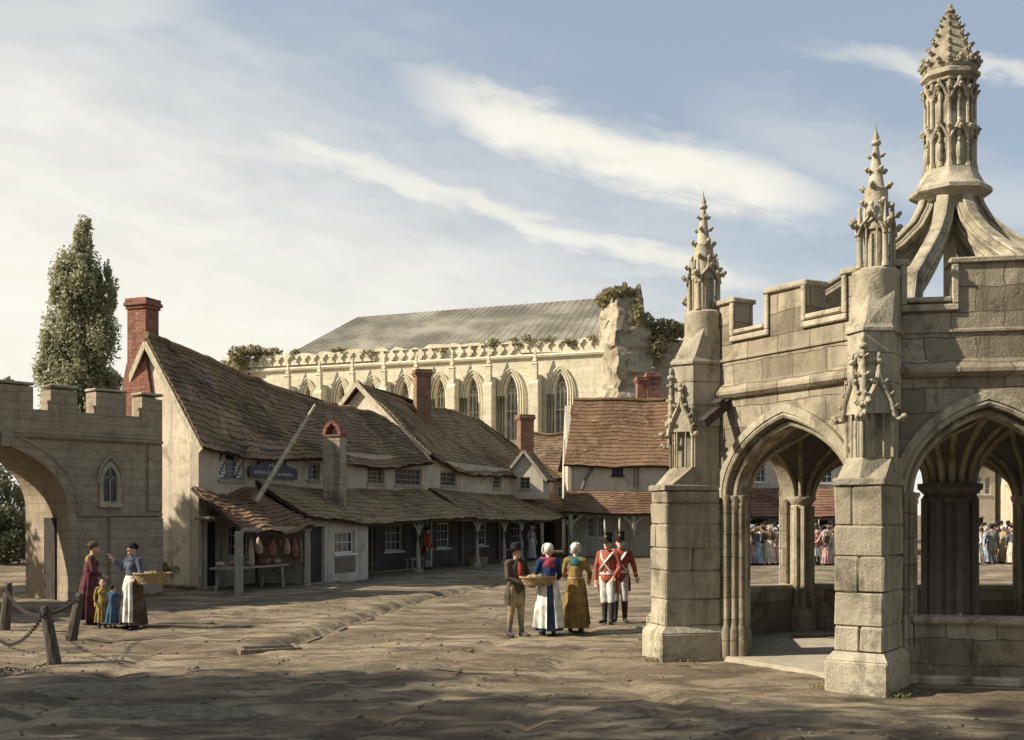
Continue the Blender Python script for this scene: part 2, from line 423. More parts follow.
ZSPR,ZAPX,ZTOP0,ZTOP1=2.50,3.64,5.02,5.52
def cross_face(i, sill):
    A=VX[(i)%8]; B=VX[(i+1)%8]
    F=frame(A,B); w=(B-A).length; cx=w/2-(.20 if i==0 else 0); a=(1.0 if i==0 else min(1.28,w/2-.37)) if i in (0,7) else w/2-(.22 if i in (4,5) else .30); za=ZAPX
    # battlement outline
    m=[]; q0,cren=(.62,.70) if i==7 else (.36,.56); mid=w-2*q0-2*cren
    xs=[(0,q0,1),(q0,q0+cren,0),(q0+cren,q0+cren+mid,1),(q0+cren+mid,q0+2*cren+mid,0),(q0+2*cren+mid,w,1)]
    top=[]
    for x0,x1,hi in reversed(xs):
        z=ZTOP1 if hi else ZTOP0
        top += [(x1,z),(x0,z)]
    ao=arch_pts(a,ZSPR,za,14,cx)
    outer=[(0,0),(cx-a,0)]+ao+[(cx+a,0),(w,0)]+top
    # wall in two leaves : wall and recessed inner order
    b=MB(); b.slab(outer,(),0,.36); wall=b.build('arched_wall',M['cross'],cross,F)
    b=MB()
    rec=[(cx-a+.002,0)]+[(x,z) for x,z in arch_off(a,ZSPR,za,-.002,14,cx)]+[(cx+a-.002,0)]
    i2=arch_off(a,ZSPR,za,-.10,14,cx)
    inn=[(cx+a-.10,0)]+list(reversed(i2))+[(cx-a+.10,0)]
    b.slab(rec+inn,(),.11,.30)
    b.build('inner_arch_order',M['carved'],wall,F)
    # hood mould and archivolt rolls
    b=MB()
    ho=arch_off(a,ZSPR,za,.20,16,cx); hi=arch_off(a,ZSPR,za,.09,16,cx)
    b.slab(ho+list(reversed(hi)),(),-.075,-.001)
    b.tube([(x,-.03,z) for x,z in arch_off(a,ZSPR,za,.05,16,cx)],.042,6)
    b.tube([(x,.10,z) for x,z in arch_off(a,ZSPR,za,-.05,16,cx)],.045,6)
    b.build('hood_mould',M['carved'],wall,F,smooth=50)
    # jamb shafts with caps and bases
    for sgn in (-1,1):
        b=MB()
        for dx,y,r in ((.03,-.015,.042),(-.05,.075,.045),(-.11,.17,.05)):
            x=cx+sgn*(a+dx)
            b.lathe([(r*1.9,0),(r*1.9,.42),(r*1.5,.47),(r*1.2,.5),(r,.53),(r,ZSPR-.12),(r*1.3,ZSPR-.10),(r*1.1,ZSPR-.06),(r*1.7,ZSPR),(r*1.7,ZSPR+.03),(.01,ZSPR+.04)],8,Matrix.Translation((x,y,0)),caps=True)
        b.build('jamb_shaft',M['cross'],wall,F,smooth=50)
    # string course
    b=MB()
    pr=[(0,4.03),(-.06,4.05),(-.11,4.10),(-.11,4.15),(-.02,4.27),(0,4.28)]
    b.loft([[ (x,y-.001,z) for y,z in pr] for x in (.02,w-.02)])
    pr=[(0,4.62),(-.03,4.63),(-.03,4.66),(0,4.68)]
    b.loft([[ (x,y-.001,z) for y,z in pr] for x in (.02,w-.02)])
    b.build('string_course',M['cross'],wall,F)
    # coping that follows the battlements up and down
    b=MB(); t=.085; o=.055
    for k,(x0,x1,hi_) in enumerate(xs):
        z=ZTOP1 if hi_ else ZTOP0
        x0b,x1b=x0,x1
        if hi_:
            if k>0: x0b=x0-.03
            if k<4: x1b=x1+.03
            b.block(x0b,x1b,-o,.36+o,z,z+t,None,.02,.006)
            if k>0: b.block(x0,x0+t,-o,-.002,ZTOP0-.02,z-.004,None,.015,.003)
            if k<4: b.block(x1-t,x1,-o,-.002,ZTOP0-.02,z-.004,None,.015,.003)
        else:
            b.block(x0b+.002,x1b-.002,-o,.36+o,z,z+t*.9,None,.02,.006)
            b.block(x0-t,x1+t,-o,-.002,z-.11,z-.022,None,.015,.003)
    b.build('coping',M['carved'],wall,F)
    if sill:
        b=MB()
        b.slab([(cx-a+.105,0),(cx+a-.105,0),(cx+a-.105,.80),(cx-a+.105,.80)],(),.06,.34)
        b.build('dwarf_wall',M['cross'],wall,F)
        b=MB(); b.block(cx-a+.06,cx+a-.06,-.03,.38,.80,.90,None,.03,.004); b.block(cx-a-.02,cx+a+.02,-.10,.055,0,.13,None,.03,.004)
        b.build('sill_coping',M['carved'],wall,F)
for i in range(8): cross_face(i, i!=7 and i!=3)

def buttress(i):
    v=VX[i]; rad=(v-XC).normalized()
    if i in (4,5,6): # outward from the two walls that meet here
        a=(VX[i]-VX[i-1]).normalized(); c=(VX[(i+1)%8]-VX[i]).normalized()
        nn=Vector((a.y,-a.x))+Vector((c.y,-c.x)); rad=nn.normalized() if i!=5 else VX[5].normalized()
    if i==7: rad=Vector((-.965,-.262)).normalized()
    F=Matrix(((-rad.y,-rad.x,0,v.x),(rad.x,-rad.y,0,v.y),(0,0,1,0),(0,0,0,1)))   # y axis points inwards
    if i==5: F=F@Matrix.Diagonal((.62,.8,1,1))
    # plinth and shaft of dressed blocks
    b=MB()
    b.block(-.40,.40,-1.0,.05,-.1,.40,None,.025,.008)
    b.loft([[(-.39,-.985,.40),(.39,-.985,.40),(.39,.05,.40),(-.39,.05,.40)],[(-.32,-.89,.50),(.32,-.89,.50),(.32,.05,.50),(-.32,.05,.50)]])
    z=.50; k=0
    while z<2.58:
        h=min(R.uniform(.30,.46),2.62-z)
        if 2.62-(z+h)<.2: h=2.62-z
        if (k+i)%2==0:
            sx=R.uniform(-.12,.12)
            b.block(-.31,sx,-.88,.05,z,z+h,None,.024,.013); b.block(sx+.001,.31,-.88,.05,z,z+h,None,.024,.013)
        elif (k+i)%3==0:
            b.block(-.31,.31,-.88,-.42,z,z+h,None,.024,.013); b.block(-.31,.31,-.419,.05,z,z+h,None,.024,.013)
        else: b.block(-.31,.31,-.88,.05,z,z+h,None,.024,.013)
        z+=h; k+=1
    shaft=b.build('buttress',M['crossp'],cross,F)
    # weathered slope up to the niche stage, spur-fronted
    b=MB()
    wedge=lambda s,yf,ym,yb,z:[(-s,yb,z),(-s,ym,z),(0,yf,z),(s,ym,z),(s,yb,z)]
    sq=[(-.31,.05,2.62),(-.31,-.88,2.62),(0,-.881,2.62),(.31,-.88,2.62),(.31,.05,2.62)]
    b.loft([sq,wedge(.29,-.66,-.42,.05,2.98)])
    b.loft([[(x*1.06,y*1.03 if y<0 else y,z) for x,y,z in sq],[(x*1.06,y*1.03 if y<0 else y,z+.07) for x,y,z in sq],[(x,y,z+.085) for x,y,z in sq]])
    b.loft([wedge(.25,-.59,-.36,.05,2.981),wedge(.25,-.59,-.36,.05,3.62)])
    zz=[3.62,3.95,4.32,4.62]
    for q in range(3):
        g=.004*R.uniform(-1,1)
        b.loft([wedge(.285+g,-.64+g,-.41,.05,zz[q]+.006),wedge(.285+g,-.64+g,-.41,.05,zz[q+1]-.002)])
    b.loft([wedge(.285,-.64,-.41,.05,4.62),wedge(.275,-.36,-.22,.05,5.16)])
    b.loft([[(x*1.1,y*1.05 if y<0 else y,z) for x,y,z in wedge(.285,-.64,-.41,.05,4.60)],[(x*1.1,y*1.05 if y<0 else y,z) for x,y,z in wedge(.285,-.64,-.41,.05,4.64)],[(x,y,z) for x,y,z in wedge(.285,-.62,-.40,.05,4.70)]])
    b.build('upper_stage',M['crossp'],shaft,F)
    # niches, ogee canopy and crockets on both facets of the spur
    b=MB()
    for sgn in (-1,1):
        A=Vector((0,-.665,0)); B=Vector((sgn*.295,-.425,0))
        d=(B-A); L=d.length; d.normalize(); nrm=Vector((d.y*sgn,-d.x*sgn,0))
        if nrm.y>0: nrm=-nrm
        for t in (0.0,.30,.70,1.0):
            p=A+d*L*t+nrm*.0
            b.tube([p+V(0,0,2.98),p+V(0,0,3.60)],.026 if t in (0.,1.) else .016,6)
        mid=A+d*L*.5+nrm*.035
        # ogee gablet
        pts=[]
        for q in range(9):
            t=q/8; x=(1-t)**1.0; s=.5*(1-t)**.55 if t<.4 else .5*(1-.4)**.55*(1-(t-.4)/.6)**1.6
            pts.append((s,3.46+.62*t))
        lf=[mid-nrm*.012+d*(-L*1.02*s)+V(0,0,z) for s,z in pts]; rt=[mid-nrm*.012+d*(L*1.02*s)+V(0,0,z) for s,z in pts]
        for q in range(1,8):
            b.loft([[lf[q],rt[q],rt[q+1],lf[q+1]],[p_-nrm*.05 for p_ in (lf[q],rt[q],rt[q+1],lf[q+1])]])
        for k in (-1,1):
            b.tube([mid+d*(L*1.1*s*k)+V(0,0,z) for s,z in pts],.034,6)
            for q in (2,4,6):
                s,z=pts[q]; crocket(b,mid+d*(L*1.1*s*k)+V(0,0,z+.01),d*k+nrm*.3,.06)
            s,z=pts[0]; crocket(b,mid+d*(L*.56*k)+V(0,0,3.46),d*k*.8+nrm*.6,.105)
        b.tube([mid+V(0,0,4.05),mid+V(0,0,4.22)],[.03,.02],6)
        b.ell(mid+V(0,0,4.2),(.05,.05,.04),8,5); b.ell(mid+V(0,0,4.27),(.03,.03,.05),8,5)
        # pinnacled side shafts
        for t in (0.,1.):
            p=A+d*L*t+nrm*.02
            b.lathe([(.045,3.58),(.05,3.62),(.028,3.66),(.004,4.0)],6,Matrix.Translation(p))
    top=V(0,-.66,0)
    b.tube([top+V(0,0,3.7),top+V(0,0,4.42)],[.055,.022],6)
    for z,s in ((3.66,.085),(4.02,.07),(4.26,.06)):
        for k in (-1,1): crocket(b,top+V(0,.0,z),V(k,-.35,0),s)
        pass
    b.ell(top+V(0,0,4.40),(.065,.065,.045),8,5); b.ell(top+V(0,0,4.49),(.035,.035,.07),8,5)
    b.build('crocketed_niche',M['carved'],shaft,F,smooth=60)
    # pinnacle (the slim far pier has none)
    if i==5: return
    b=MB(); T=Matrix.Translation((0,-.10,0))
    b.lathe([(.30,4.9),(.30,5.36),(.31,5.385),(.31,5.44),(.25,5.47)],8,T,ph=PI/8)
    for q,(z0,z1) in enumerate(((5.47,5.98),)):
        b.lathe([(.155,z0),(.155,z1)],8,T,ph=PI/8)
        for k in range(4):
            an=PI/4+k*PI/2; p=V(math.cos(an)*.235,math.sin(an)*.235-.10,0)
            b.lathe([(.055,z0),(.05,z0+.06),(.042,z0+.08),(.042,z1),(.06,z1+.03),(.03,z1+.08),(.006,z1+.34)],6,Matrix.Translation(p))
            crocket(b,p+V(0,0,z1+.04),V(math.cos(an),math.sin(an),0),.10)
    for k in range(4):
        an=k*PI/2; d=V(math.cos(an),math.sin(an),0); sd=V(-d.y,d.x,0); c0=V(0,-.10,0)+d*.21
        for s in (-1,1):
            b.tube([c0+sd*s*.17+V(0,0,5.90),c0+sd*s*.13+V(0,0,6.02),c0+sd*s*.04+V(0,0,6.12),c0+V(0,0,6.27)],.024,6)
            b.tube([c0+sd*s*.07+V(0,0,5.48),c0+sd*s*.07+V(0,0,5.98)],.014,5)
        crocket(b,c0+V(0,0,6.14),d,.085)
        b.ell(c0+V(0,0,6.29),(.035,.035,.045),7,5)
    b.lathe([(.19,5.98),(.20,6.05),(.165,6.12),(.15,6.5),(.155,6.52),(.105,6.56),(.018,7.22)],8,T,ph=PI/8)
    for z,s,r in ((6.32,.085,.15),(6.54,.09,.13),(6.76,.075,.08),(6.96,.06,.05)):
        for k in range(4):
            an=PI/4+k*PI/2+(PI/4 if z in (6.54,6.96) else 0); d=V(math.cos(an),math.sin(an),0)
            crocket(b,V(0,-.10,z)+d*r*.7,d,s)
    b.ell((0,-.10,7.14),(.07,.07,.045),8,5); b.lathe([(.03,7.15),(.045,7.22),(.012,7.30),(.004,7.40)],6,T)
    b.build('pinnacle',M['carved'],shaft,F,smooth=60)
for i in range(8): buttress(i)

# interior: pier shafts, fan vault, central column
def loc2(i):
    v=VX[i]; a=(VX[i-1]-v).normalized(); c=(VX[(i+1)%8]-v).normalized()
    inw=(a+c).normalized(); return v,a,c,inw
def arch_half(z,a=1.12,zs=ZSPR,za=3.50):
    h=a*1.42; r=(a*a+h*h)/(2*a); t=max(0,min(1,(z-zs)/(za-zs)))*h
    return a-r+math.sqrt(max(0,r*r-t*t))
bf=MB(); br=MB()
for i in range(8):
    bp=MB()
    v,a,c,inw=loc2(i); o=v+inw*.42
    T=Matrix.Translation((o.x,o.y,0))
    bp.lathe([(.28,0),(.28,.38),(.25,.44),(.19,.50),(.185,2.33),(.22,2.36),(.20,2.42),(.28,2.52),(.28,2.58),(.15,2.60)],8,T,ph=PI/8)
    for k in range(4):
        an=math.atan2(inw.y,inw.x)+(k-1.5)*.7
        bp.tube([(o.x+math.cos(an)*.20,o.y+math.sin(an)*.20,.4),(o.x+math.cos(an)*.20,o.y+math.sin(an)*.20,2.4)],.055,6)
    bp.build('pier',M['crossp'],cross,None,smooth=40)
    a0=math.atan2(c.y,c.x); a1=math.atan2(a.y,a.x)
    while a1<a0: a1+=2*PI
    prof=[]
    for q in range(9):
        z=2.60+q*(3.56-2.60)/8; r=.22+(1.22-.22)*(1-arch_half(z)/1.12)
        prof.append((r,z))
    prof.append((1.45,3.9)); prof.append((2.0,4.12))
    bf.lathe(prof,10,T,a0=a0,a1=a1)
    for k in range(5):
        an=a0+(a1-a0)*(k+.0)/4; an=max(a0+.06,min(a1-.06,an))
        br.tube([(o.x+math.cos(an)*r,o.y+math.sin(an)*r,z-.01) for r,z in prof[:-1]],.045,6)
T=Matrix.Translation((XC.x,XC.y,0))
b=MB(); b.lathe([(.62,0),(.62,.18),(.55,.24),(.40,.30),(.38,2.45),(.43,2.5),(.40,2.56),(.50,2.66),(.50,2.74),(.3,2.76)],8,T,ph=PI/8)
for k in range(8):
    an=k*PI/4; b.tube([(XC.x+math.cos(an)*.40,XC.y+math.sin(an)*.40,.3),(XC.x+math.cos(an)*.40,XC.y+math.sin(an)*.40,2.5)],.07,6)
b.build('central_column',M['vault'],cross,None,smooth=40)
b=MB(); b.block(-.95,.95,-.95,.95,0,.42,Matrix.Translation((XC.x,XC.y,0))@Matrix.Rotation(.4,4,'Z'),.03,.004); 
b.build('stone_seat',M['vault'],cross)
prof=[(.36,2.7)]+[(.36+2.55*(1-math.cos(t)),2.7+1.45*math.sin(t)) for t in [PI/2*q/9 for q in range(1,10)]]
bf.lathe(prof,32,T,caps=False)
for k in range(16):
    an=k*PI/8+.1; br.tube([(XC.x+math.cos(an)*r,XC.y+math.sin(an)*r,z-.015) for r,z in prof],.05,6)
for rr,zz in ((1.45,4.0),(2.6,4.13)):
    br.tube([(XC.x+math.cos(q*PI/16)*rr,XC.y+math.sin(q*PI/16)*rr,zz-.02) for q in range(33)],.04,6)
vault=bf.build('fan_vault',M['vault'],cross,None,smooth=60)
br.build('vault_ribs',M['crossp'],vault,None,smooth=60)
b=MB(); cen=[((VX[i]-XC)*.93+XC) for i in range(8)]
b.loft([[(p.x,p.y,4.16) for p in cen],[(p.x,p.y,4.5) for p in cen],[(XC.x+(p.x-XC.x)*.1,XC.y+(p.y-XC.y)*.1,4.95) for p in cen]])
b.build('roof',M['lead'],cross)
b=MB(); cen=[((VX[i]-XC)*1.02+XC) for i in range(8)]
b.loft([[(p.x,p.y,-.1) for p in cen],[(p.x,p.y,.035) for p in cen]]); b.build('paved_floor',M['flag'],cross)

# flying ribs and lantern
for i in range(8):
    v=VX[i]; d=(v-XC); L=d.length; d.normalize(); sd=Vector((-d.y,d.x))
    pr=[(.34,7.42),(.42,7.18),(.56,6.92),(.86,6.62),(1.28,6.32),(1.75,6.02),(2.3,5.68),(2.6,5.0)]
    b=MB(); rings=[]
    for k,(r,z) in enumerate(pr):
        r0=Vector((XC.x,XC.y,0))+Vector((d.x,d.y,0))*r
        t=(Vector((pr[min(k+1,7)][0]-pr[max(k-1,0)][0],pr[min(k+1,7)][1]-pr[max(k-1,0)][1],0))).normalized()
        nr=Vector((d.x,d.y,0))*(-t.y)+Vector((0,0,t.x)); s3=Vector((sd.x,sd.y,0)); p0=r0+V(0,0,z)
        W_=lambda w,h:p0+s3*w+nr*h
        rings.append([W_(-.06,.12),W_(.06,.12),W_(.06,.05),W_(.115,.02),W_(.115,-.10),W_(.06,-.14),W_(.05,-.34),W_(-.05,-.34),W_(-.06,-.14),W_(-.115,-.10),W_(-.115,.02),W_(-.06,.05)])
    for k_ in (-1,1):
        for w_,h_,r_ in ((.07,.09,.03),(.125,-.04,.035),(.06,-.22,.03)):
            tp=[]
            for q_ in range(len(pr)):
                c_=sum(rings[q_],V(0,0,0))/12; m_=(rings[q_][0]+rings[q_][1])/2; n_=(m_-c_).normalized(); tp.append(m_-n_*(.12-h_)+V(sd.x,sd.y,0)*k_*w_)
            b.tube(tp,r_,6)
    b.loft(rings); b.build('flying_rib',M['crossp'],cross)
T=Matrix.Translation((XC.x,XC.y,0))
b=MB()
b.lathe([(.10,5.0),(.10,6.7),(.30,7.1),(.42,7.28),(.60,7.38),(.64,7.42),(.64,7.48),(.60,7.52),(.52,7.58),(.46,7.70),(.43,7.76),(.43,7.80),(.36,7.82),(.36,9.18),(.40,9.2),(.40,9.24),(.46,9.30),(.46,9.36),(.40,9.40),(.42,9.43),(.42,9.47),(.38,9.5),(.40,9.58),(.33,9.72),(.24,9.95),(.15,10.2),(.05,10.40),(.02,10.46)],8,T,ph=PI/8)
b.mi=1; c0=V(XC.x,XC.y,0)
for k in range(16):
    an=k*PI/8; d=V(math.cos(an),math.sin(an),0); big=k%2==1
    p=c0+d*(.375 if big else .355)
    b.lathe([(.055,7.80),(.05,7.86),(.034,7.9),(.034,8.36),(.055,8.40),(.045,8.47),(.03,8.50),(.03,9.0),(.05,9.05),(.02,9.18)] if big else [(.035,7.82),(.03,8.30),(.05,8.36),(.022,8.42),(.022,8.86),(.045,8.93),(.01,9.1)],6,Matrix.Translation(p))
    if not big:
        sd=V(-d.y,d.x,0)
        for zb,s in ((8.24,1),(8.90,.9)):
            for q in (-1,1):
                b.tube([p+sd*q*.135*s+V(0,0,zb),p+sd*q*.10*s+d*.03+V(0,0,zb+.1),p+d*.045+V(0,0,zb+.27)],.026,5)
            crocket(b,p+V(0,0,zb+.16),d,.085); b.ell(p+d*.04+V(0,0,zb+.28),(.04,.04,.05),6,4)
        # little carved figure in the niche
        b.ell(p+d*.02+V(0,0,8.04),(.055,.05,.15),7,6); b.ell(p+d*.03+V(0,0,8.22),(.03,.03,.036),7,5)
    else:
        crocket(b,p+V(0,0,8.42),d,.07); crocket(b,p+V(0,0,9.04),d,.06)
    for z,r,s in ((9.50,.38,.10),(9.66,.35,.085),(9.82,.28,.08),(9.98,.215,.07),(10.14,.16,.06),(10.28,.10,.05)):
        if big or z<9.6: crocket(b,c0+d*r*.93+V(0,0,z),d,s)
b.ell(c0+V(0,0,10.40),(.09,.09,.06),8,6); b.ell(c0+V(0,0,10.47),(.045,.045,.07),8,6)
b.build('lantern',[M['crossp'],M['carved']],cross,None,smooth=40)
# rainwater spout on the left buttress
b=MB(); v=VX[7]; a=(VX[0]-v).normalized(); nrm=Vector((-.82,-.57))
p=v+a*.42
b.bar((p.x+.06,p.y-.0,4.02),(p.x-.46,p.y-.44,3.62),.13,.13); b.bar((p.x-.1,p.y-.12,3.97),(p.x-.2,p.y-.21,3.89),.17,.17)
b.build('water_spout',M['timber_dark'],cross)
# ------------------------------------------------------------------ helpers for buildings
def window(parent, Fm, x0,x1,z0,z1,nx,nz,mat='sash',y=.10,fr=.06,br=.028,panemat='glass',name='window'):
    b=MB()
    b.box(x0,x0+fr,y,y+.07,z0,z1); b.box(x1-fr,x1,y,y+.07,z0,z1)
    b.box(x0+fr,x1-fr,y+.002,y+.068,z0,z0+fr); b.box(x0+fr,x1-fr,y+.002,y+.068,z1-fr,z1)
    for i in range(1,nx):
        x=lerp(x0,x1,i/nx); b.box(x-br/2,x+br/2,y+.015,y+.05,z0+fr,z1-fr)
    for i in range(1,nz):
        z=lerp(z0,z1,i/nz); b.box(x0+fr,x1-fr,y+.018,y+.047,z-br/2,z+br/2)
    b.box(x0-.07,x1+.07,-.07,y+.02,z0-.07,z0-.003)
    o=b.build(name,M[mat],parent,Fm)
    b=MB(); b.box(x0+.01,x1-.01,y+.032,y+.042,z0+.01,z1-.01); b.build('pane',M[panemat],o,Fm)
    return o
def rect(x0,x1,z0,z1): return [(x0,z0),(x1,z0),(x1,z1),(x0,z1)]
def wallpart(parent,name,Fm,outline,holes,mat,t=.3):
    b=MB(); b.slab(outline,holes,0,t); return b.build(name,M[mat],parent,Fm)
def sagz(u,v,seed,s): return -s*(math.sin(PI*u)*.8+noise.noise(Vector((u*3.4+seed,v*1.6,seed)))*.9+.25*noise.noise(Vector((u*17+seed,v*5,seed))))
def tiled(parent,name,e0,e1,r1,r0,mat,row=.24,tw=.20,sag=.10,th=.028,seed=1.0,rag=.35):
    e0,e1,r1,r0=[Vector(q) for q in (e0,e1,r1,r0)]
    nrm=(e1-e0).cross(r0-e0).normalized()
    if nrm.z<0: nrm=-nrm
    Q=lambda u,v:(e0*(1-u)+e1*u)*(1-v)+(r0*(1-u)+r1*u)*v+V(0,0,sagz(u,v,seed,sag))
    Ls=max((r0-e0).length,(r1-e1).length); n=max(3,int(Ls/row)); b=MB()
    for i in range(n):
        v0=i/n; v1=min(1,(i+1.25)/n)
        wid=lerp((e1-e0).length,(r1-r0).length,v0); k=max(1,int(wid/tw)); off=.5 if i%2 else 0
        for j in range(k+1):
            u0=max(0,(j-off)/k); u1=min(1,(j+1-off)/k)
            if u1-u0<.15/k: continue
            g=.004/max(wid,.1); lift=R.uniform(0,.014); dv=R.uniform(-.12,.10)*rag/n
            if R.random()<.05: lift+=R.uniform(.01,.04); dv-=R.uniform(.1,.5)/n
            a=Q(u0+g,max(-.02,v0+dv))+nrm*(th*1.7+lift); c=Q(u1-g,max(-.02,v0+dv+R.uniform(-.03,.03)/n))+nrm*(th*1.7+lift*R.uniform(.5,1))
            d=Q(u1-g,v1)+nrm*(th*.6); f=Q(u0+g,v1)+nrm*(th*.6)
            b.add([a,c,d,f,a-nrm*th,c-nrm*th,d-nrm*th,f-nrm*th],[(0,1,2,3),(0,4,5,1),(1,5,6,2),(3,7,4,0)])
    top=b.build(name,M[mat],parent,None,fixn=False)
    b=MB(); nu,nv=10,5
    vs=[Q(i/nu,j/nv)-nrm*.01 for j in range(nv+1) for i in range(nu+1)]; m=len(vs); vs+=[p-nrm*.09 for p in vs]
    fs=[]
    for j in range(nv):
        for i in range(nu):
            q=j*(nu+1)+i; f=(q,q+1,q+nu+2,q+nu+1); fs.append(f); fs.append(tuple(x+m for x in reversed(f)))
    bd=[i for i in range(nu+1)]+[(j+1)*(nu+1)-1 for j in range(1,nv+1)]+[nv*(nu+1)+i for i in range(nu-1,-1,-1)]+[j*(nu+1) for j in range(nv-1,0,-1)]
    for p,q in zip(bd,bd[1:]+bd[:1]): fs.append((p,p+m,q+m,q))
    b.add(vs,fs); b.build('roof_boards',M['timber_dark'],top)
    return top,Q
def ridge(parent,p0,p1,mat,Q=None,seed=1.0,sag=.1,r=.13):
    p0=Vector(p0); p1=Vector(p1); L=(p1-p0).length; n=max(2,int(L/.42)); b=MB(); d=(p1-p0).normalized()
    for i in range(n):
        u0,u1=i/n,(i+.96)/n
        a=p0.lerp(p1,u0)+V(0,0,sagz(u0,1,seed,sag)+.02+R.uniform(0,.02)); c=p0.lerp(p1,u1)+V(0,0,sagz(u1,1,seed,sag)+.02+R.uniform(0,.02))
        b.tube([a,c],r*R.uniform(.9,1.1),8)
    return b.build('ridge_tiles',M[mat],parent)
def chimney(parent,c,z0,z1,w,d,mat,rot=0.0,pots=0,base=None,name='chimney'):
    b=MB(); T=Matrix.Translation((c[0],c[1],0))@Matrix.Rotation(rot,4,'Z')
    z=z1-.36
    b.block(-w/2,w/2,-d/2,d/2,z0,z,T,.015,.004)
    for k,(o,h) in enumerate(((.04,.10),(.09,.12),(.05,.12))):
        b.block(-w/2-o,w/2+o,-d/2-o,d/2+o,z+.002,z+h,T,.015,.008); z+=h
    if base:
        wb,zb,zs=base
        b.loft([[T@V(-wb/2,-d/2-.06,z0),T@V(wb/2,-d/2-.06,z0),T@V(wb/2,d/2+.06,z0),T@V(-wb/2,d/2+.06,z0)],
                [T@V(-wb/2,-d/2-.06,zb),T@V(wb/2,-d/2-.06,zb),T@V(wb/2,d/2+.06,zb),T@V(-wb/2,d/2+.06,zb)],
                [T@V(-w/2-.01,-d/2-.01,zs),T@V(w/2+.01,-d/2-.01,zs),T@V(w/2+.01,d/2+.01,zs),T@V(-w/2-.01,d/2+.01,zs)]])
    o=b.build(name,M[mat],parent)
    for i in range(pots):
        x=(i-(pots-1)/2)*w/max(1,pots)
        p=MB(); p.lathe([(.11,z),(.12,z+.05),(.09,z+.1),(.085,z+.42),(.105,z+.44),(.105,z+.48),(.07,z+.48)],10,T@Matrix.Translation((x,0,0))); p.build('chimney_pot',M['brick'],o,None,smooth=40)
    return o
def leaves(b,c,rad,n,size,shell=.55,squash=1.0):
    c=Vector(c)
    for _ in range(n):
        while True:
            p=V(R.uniform(-1,1),R.uniform(-1,1),R.uniform(-1,1))
            if shell<p.length<=1: break
        q=c+V(p.x*rad[0],p.y*rad[1],p.z*rad[2])
        s=size*R.uniform(.45,1.55); a=V(R.gauss(0,1),R.gauss(0,1),R.gauss(0,1)).normalized()
        d=a.orthogonal().normalized(); d=(Matrix.Rotation(R.uniform(0,2*PI),3,a)@d); e=a.cross(d)
        b.add([q-d*s*.5,q+e*s*.28+a*s*.06,q+d*s*.6,q-e*s*.28+a*s*.06],[(0,1,2,3)])
def limb_tree(name,label,loc,h,clumps,trunk_r,leafmat,size,n,group=None,cat='tree',lean=0.0):
    """clumps: (dx,dy,z,rx,ry,rz) relative to the foot"""
    t=thing(name,label,cat,loc,0,group); L=Vector(loc); b=MB(); g=MB()
    zt=max(c[2] for c in clumps)
    tp=[L+V(lean*k/6+.06*R.uniform(-1,1),.06*R.uniform(-1,1),-.2+zt*k/6) for k in range(7)]
    b.tube(tp,[trunk_r*(1-.8*k/6) for k in range(7)],9)
    tot=sum(c[3]*c[5] for c in clumps)
    for (dx,dy,z,rx,ry,rz) in clumps:
        c=L+V(dx,dy,z); k=max(0,min(5,int((z-rz*.9)/zt*6)))
        b.tube([tp[k],tp[k].lerp(c,.5)+V(0,0,.1),c],[trunk_r*.35,trunk_r*.22,trunk_r*.06],6)
        m=int(n*rx*rz/tot); sub=max(4,int(m/120))
        for _ in range(sub):      # each clump is itself made of smaller sprays with air between
            while True:
                p=V(R.uniform(-1,1),R.uniform(-1,1),R.uniform(-1,1))
                if p.length<=1: break
            q=c+V(p.x*rx,p.y*ry,p.z*rz)*.86; f=R.uniform(.22,.42)
            leaves(g,q,(rx*f,ry*f,rz*f*1.15),m//sub,size,.0)
    b.build('trunk',M['bark'],t,None,smooth=60); g.build('crown',M[leafmat],t,None,fixn=False)
    return t

# ------------------------------------------------------------------ gateway wall at the left
GB=Vector((-9.70,31.6)); GU=Vector((.662,.7495)); GA=GB-GU*14
gate=thing('gateway_wall','grey battlemented stone gateway wall with a wide archway and a small lancet window','gateway',(GA.x,GA.y,0))
GF=frame(GA,GB)
def lx(px,A,u):
    k=(px-CX)/FP; return (k*A.y-A.x)/(u.x-k*u.y)
gl=lambda px:lx(px,GA,GU)
gc,ga,gzs,gza=9.62,1.60,2.35,3.95
ap=arch_pts(ga,gzs,gza,18,gc,1.12)
wx0,wx1=gl(188.5),gl(199.5); wc=(wx0+wx1)/2; wa=(wx1-wx0)/2
lanc=lambda c,a,z0,zs,za:[(c-a,z0)]+arch_pts(a,zs,za,6,c,1.5)+[(c+a,z0)]
b=MB(); b.slab([(0,-.2),(gc-ga,-.2)]+ap+[(gc+ga,-.2),(14,-.2),(14,4.3),(0,4.3)],[],0,2.3)
body=b.build('wall',M['gate'],gate,GF)
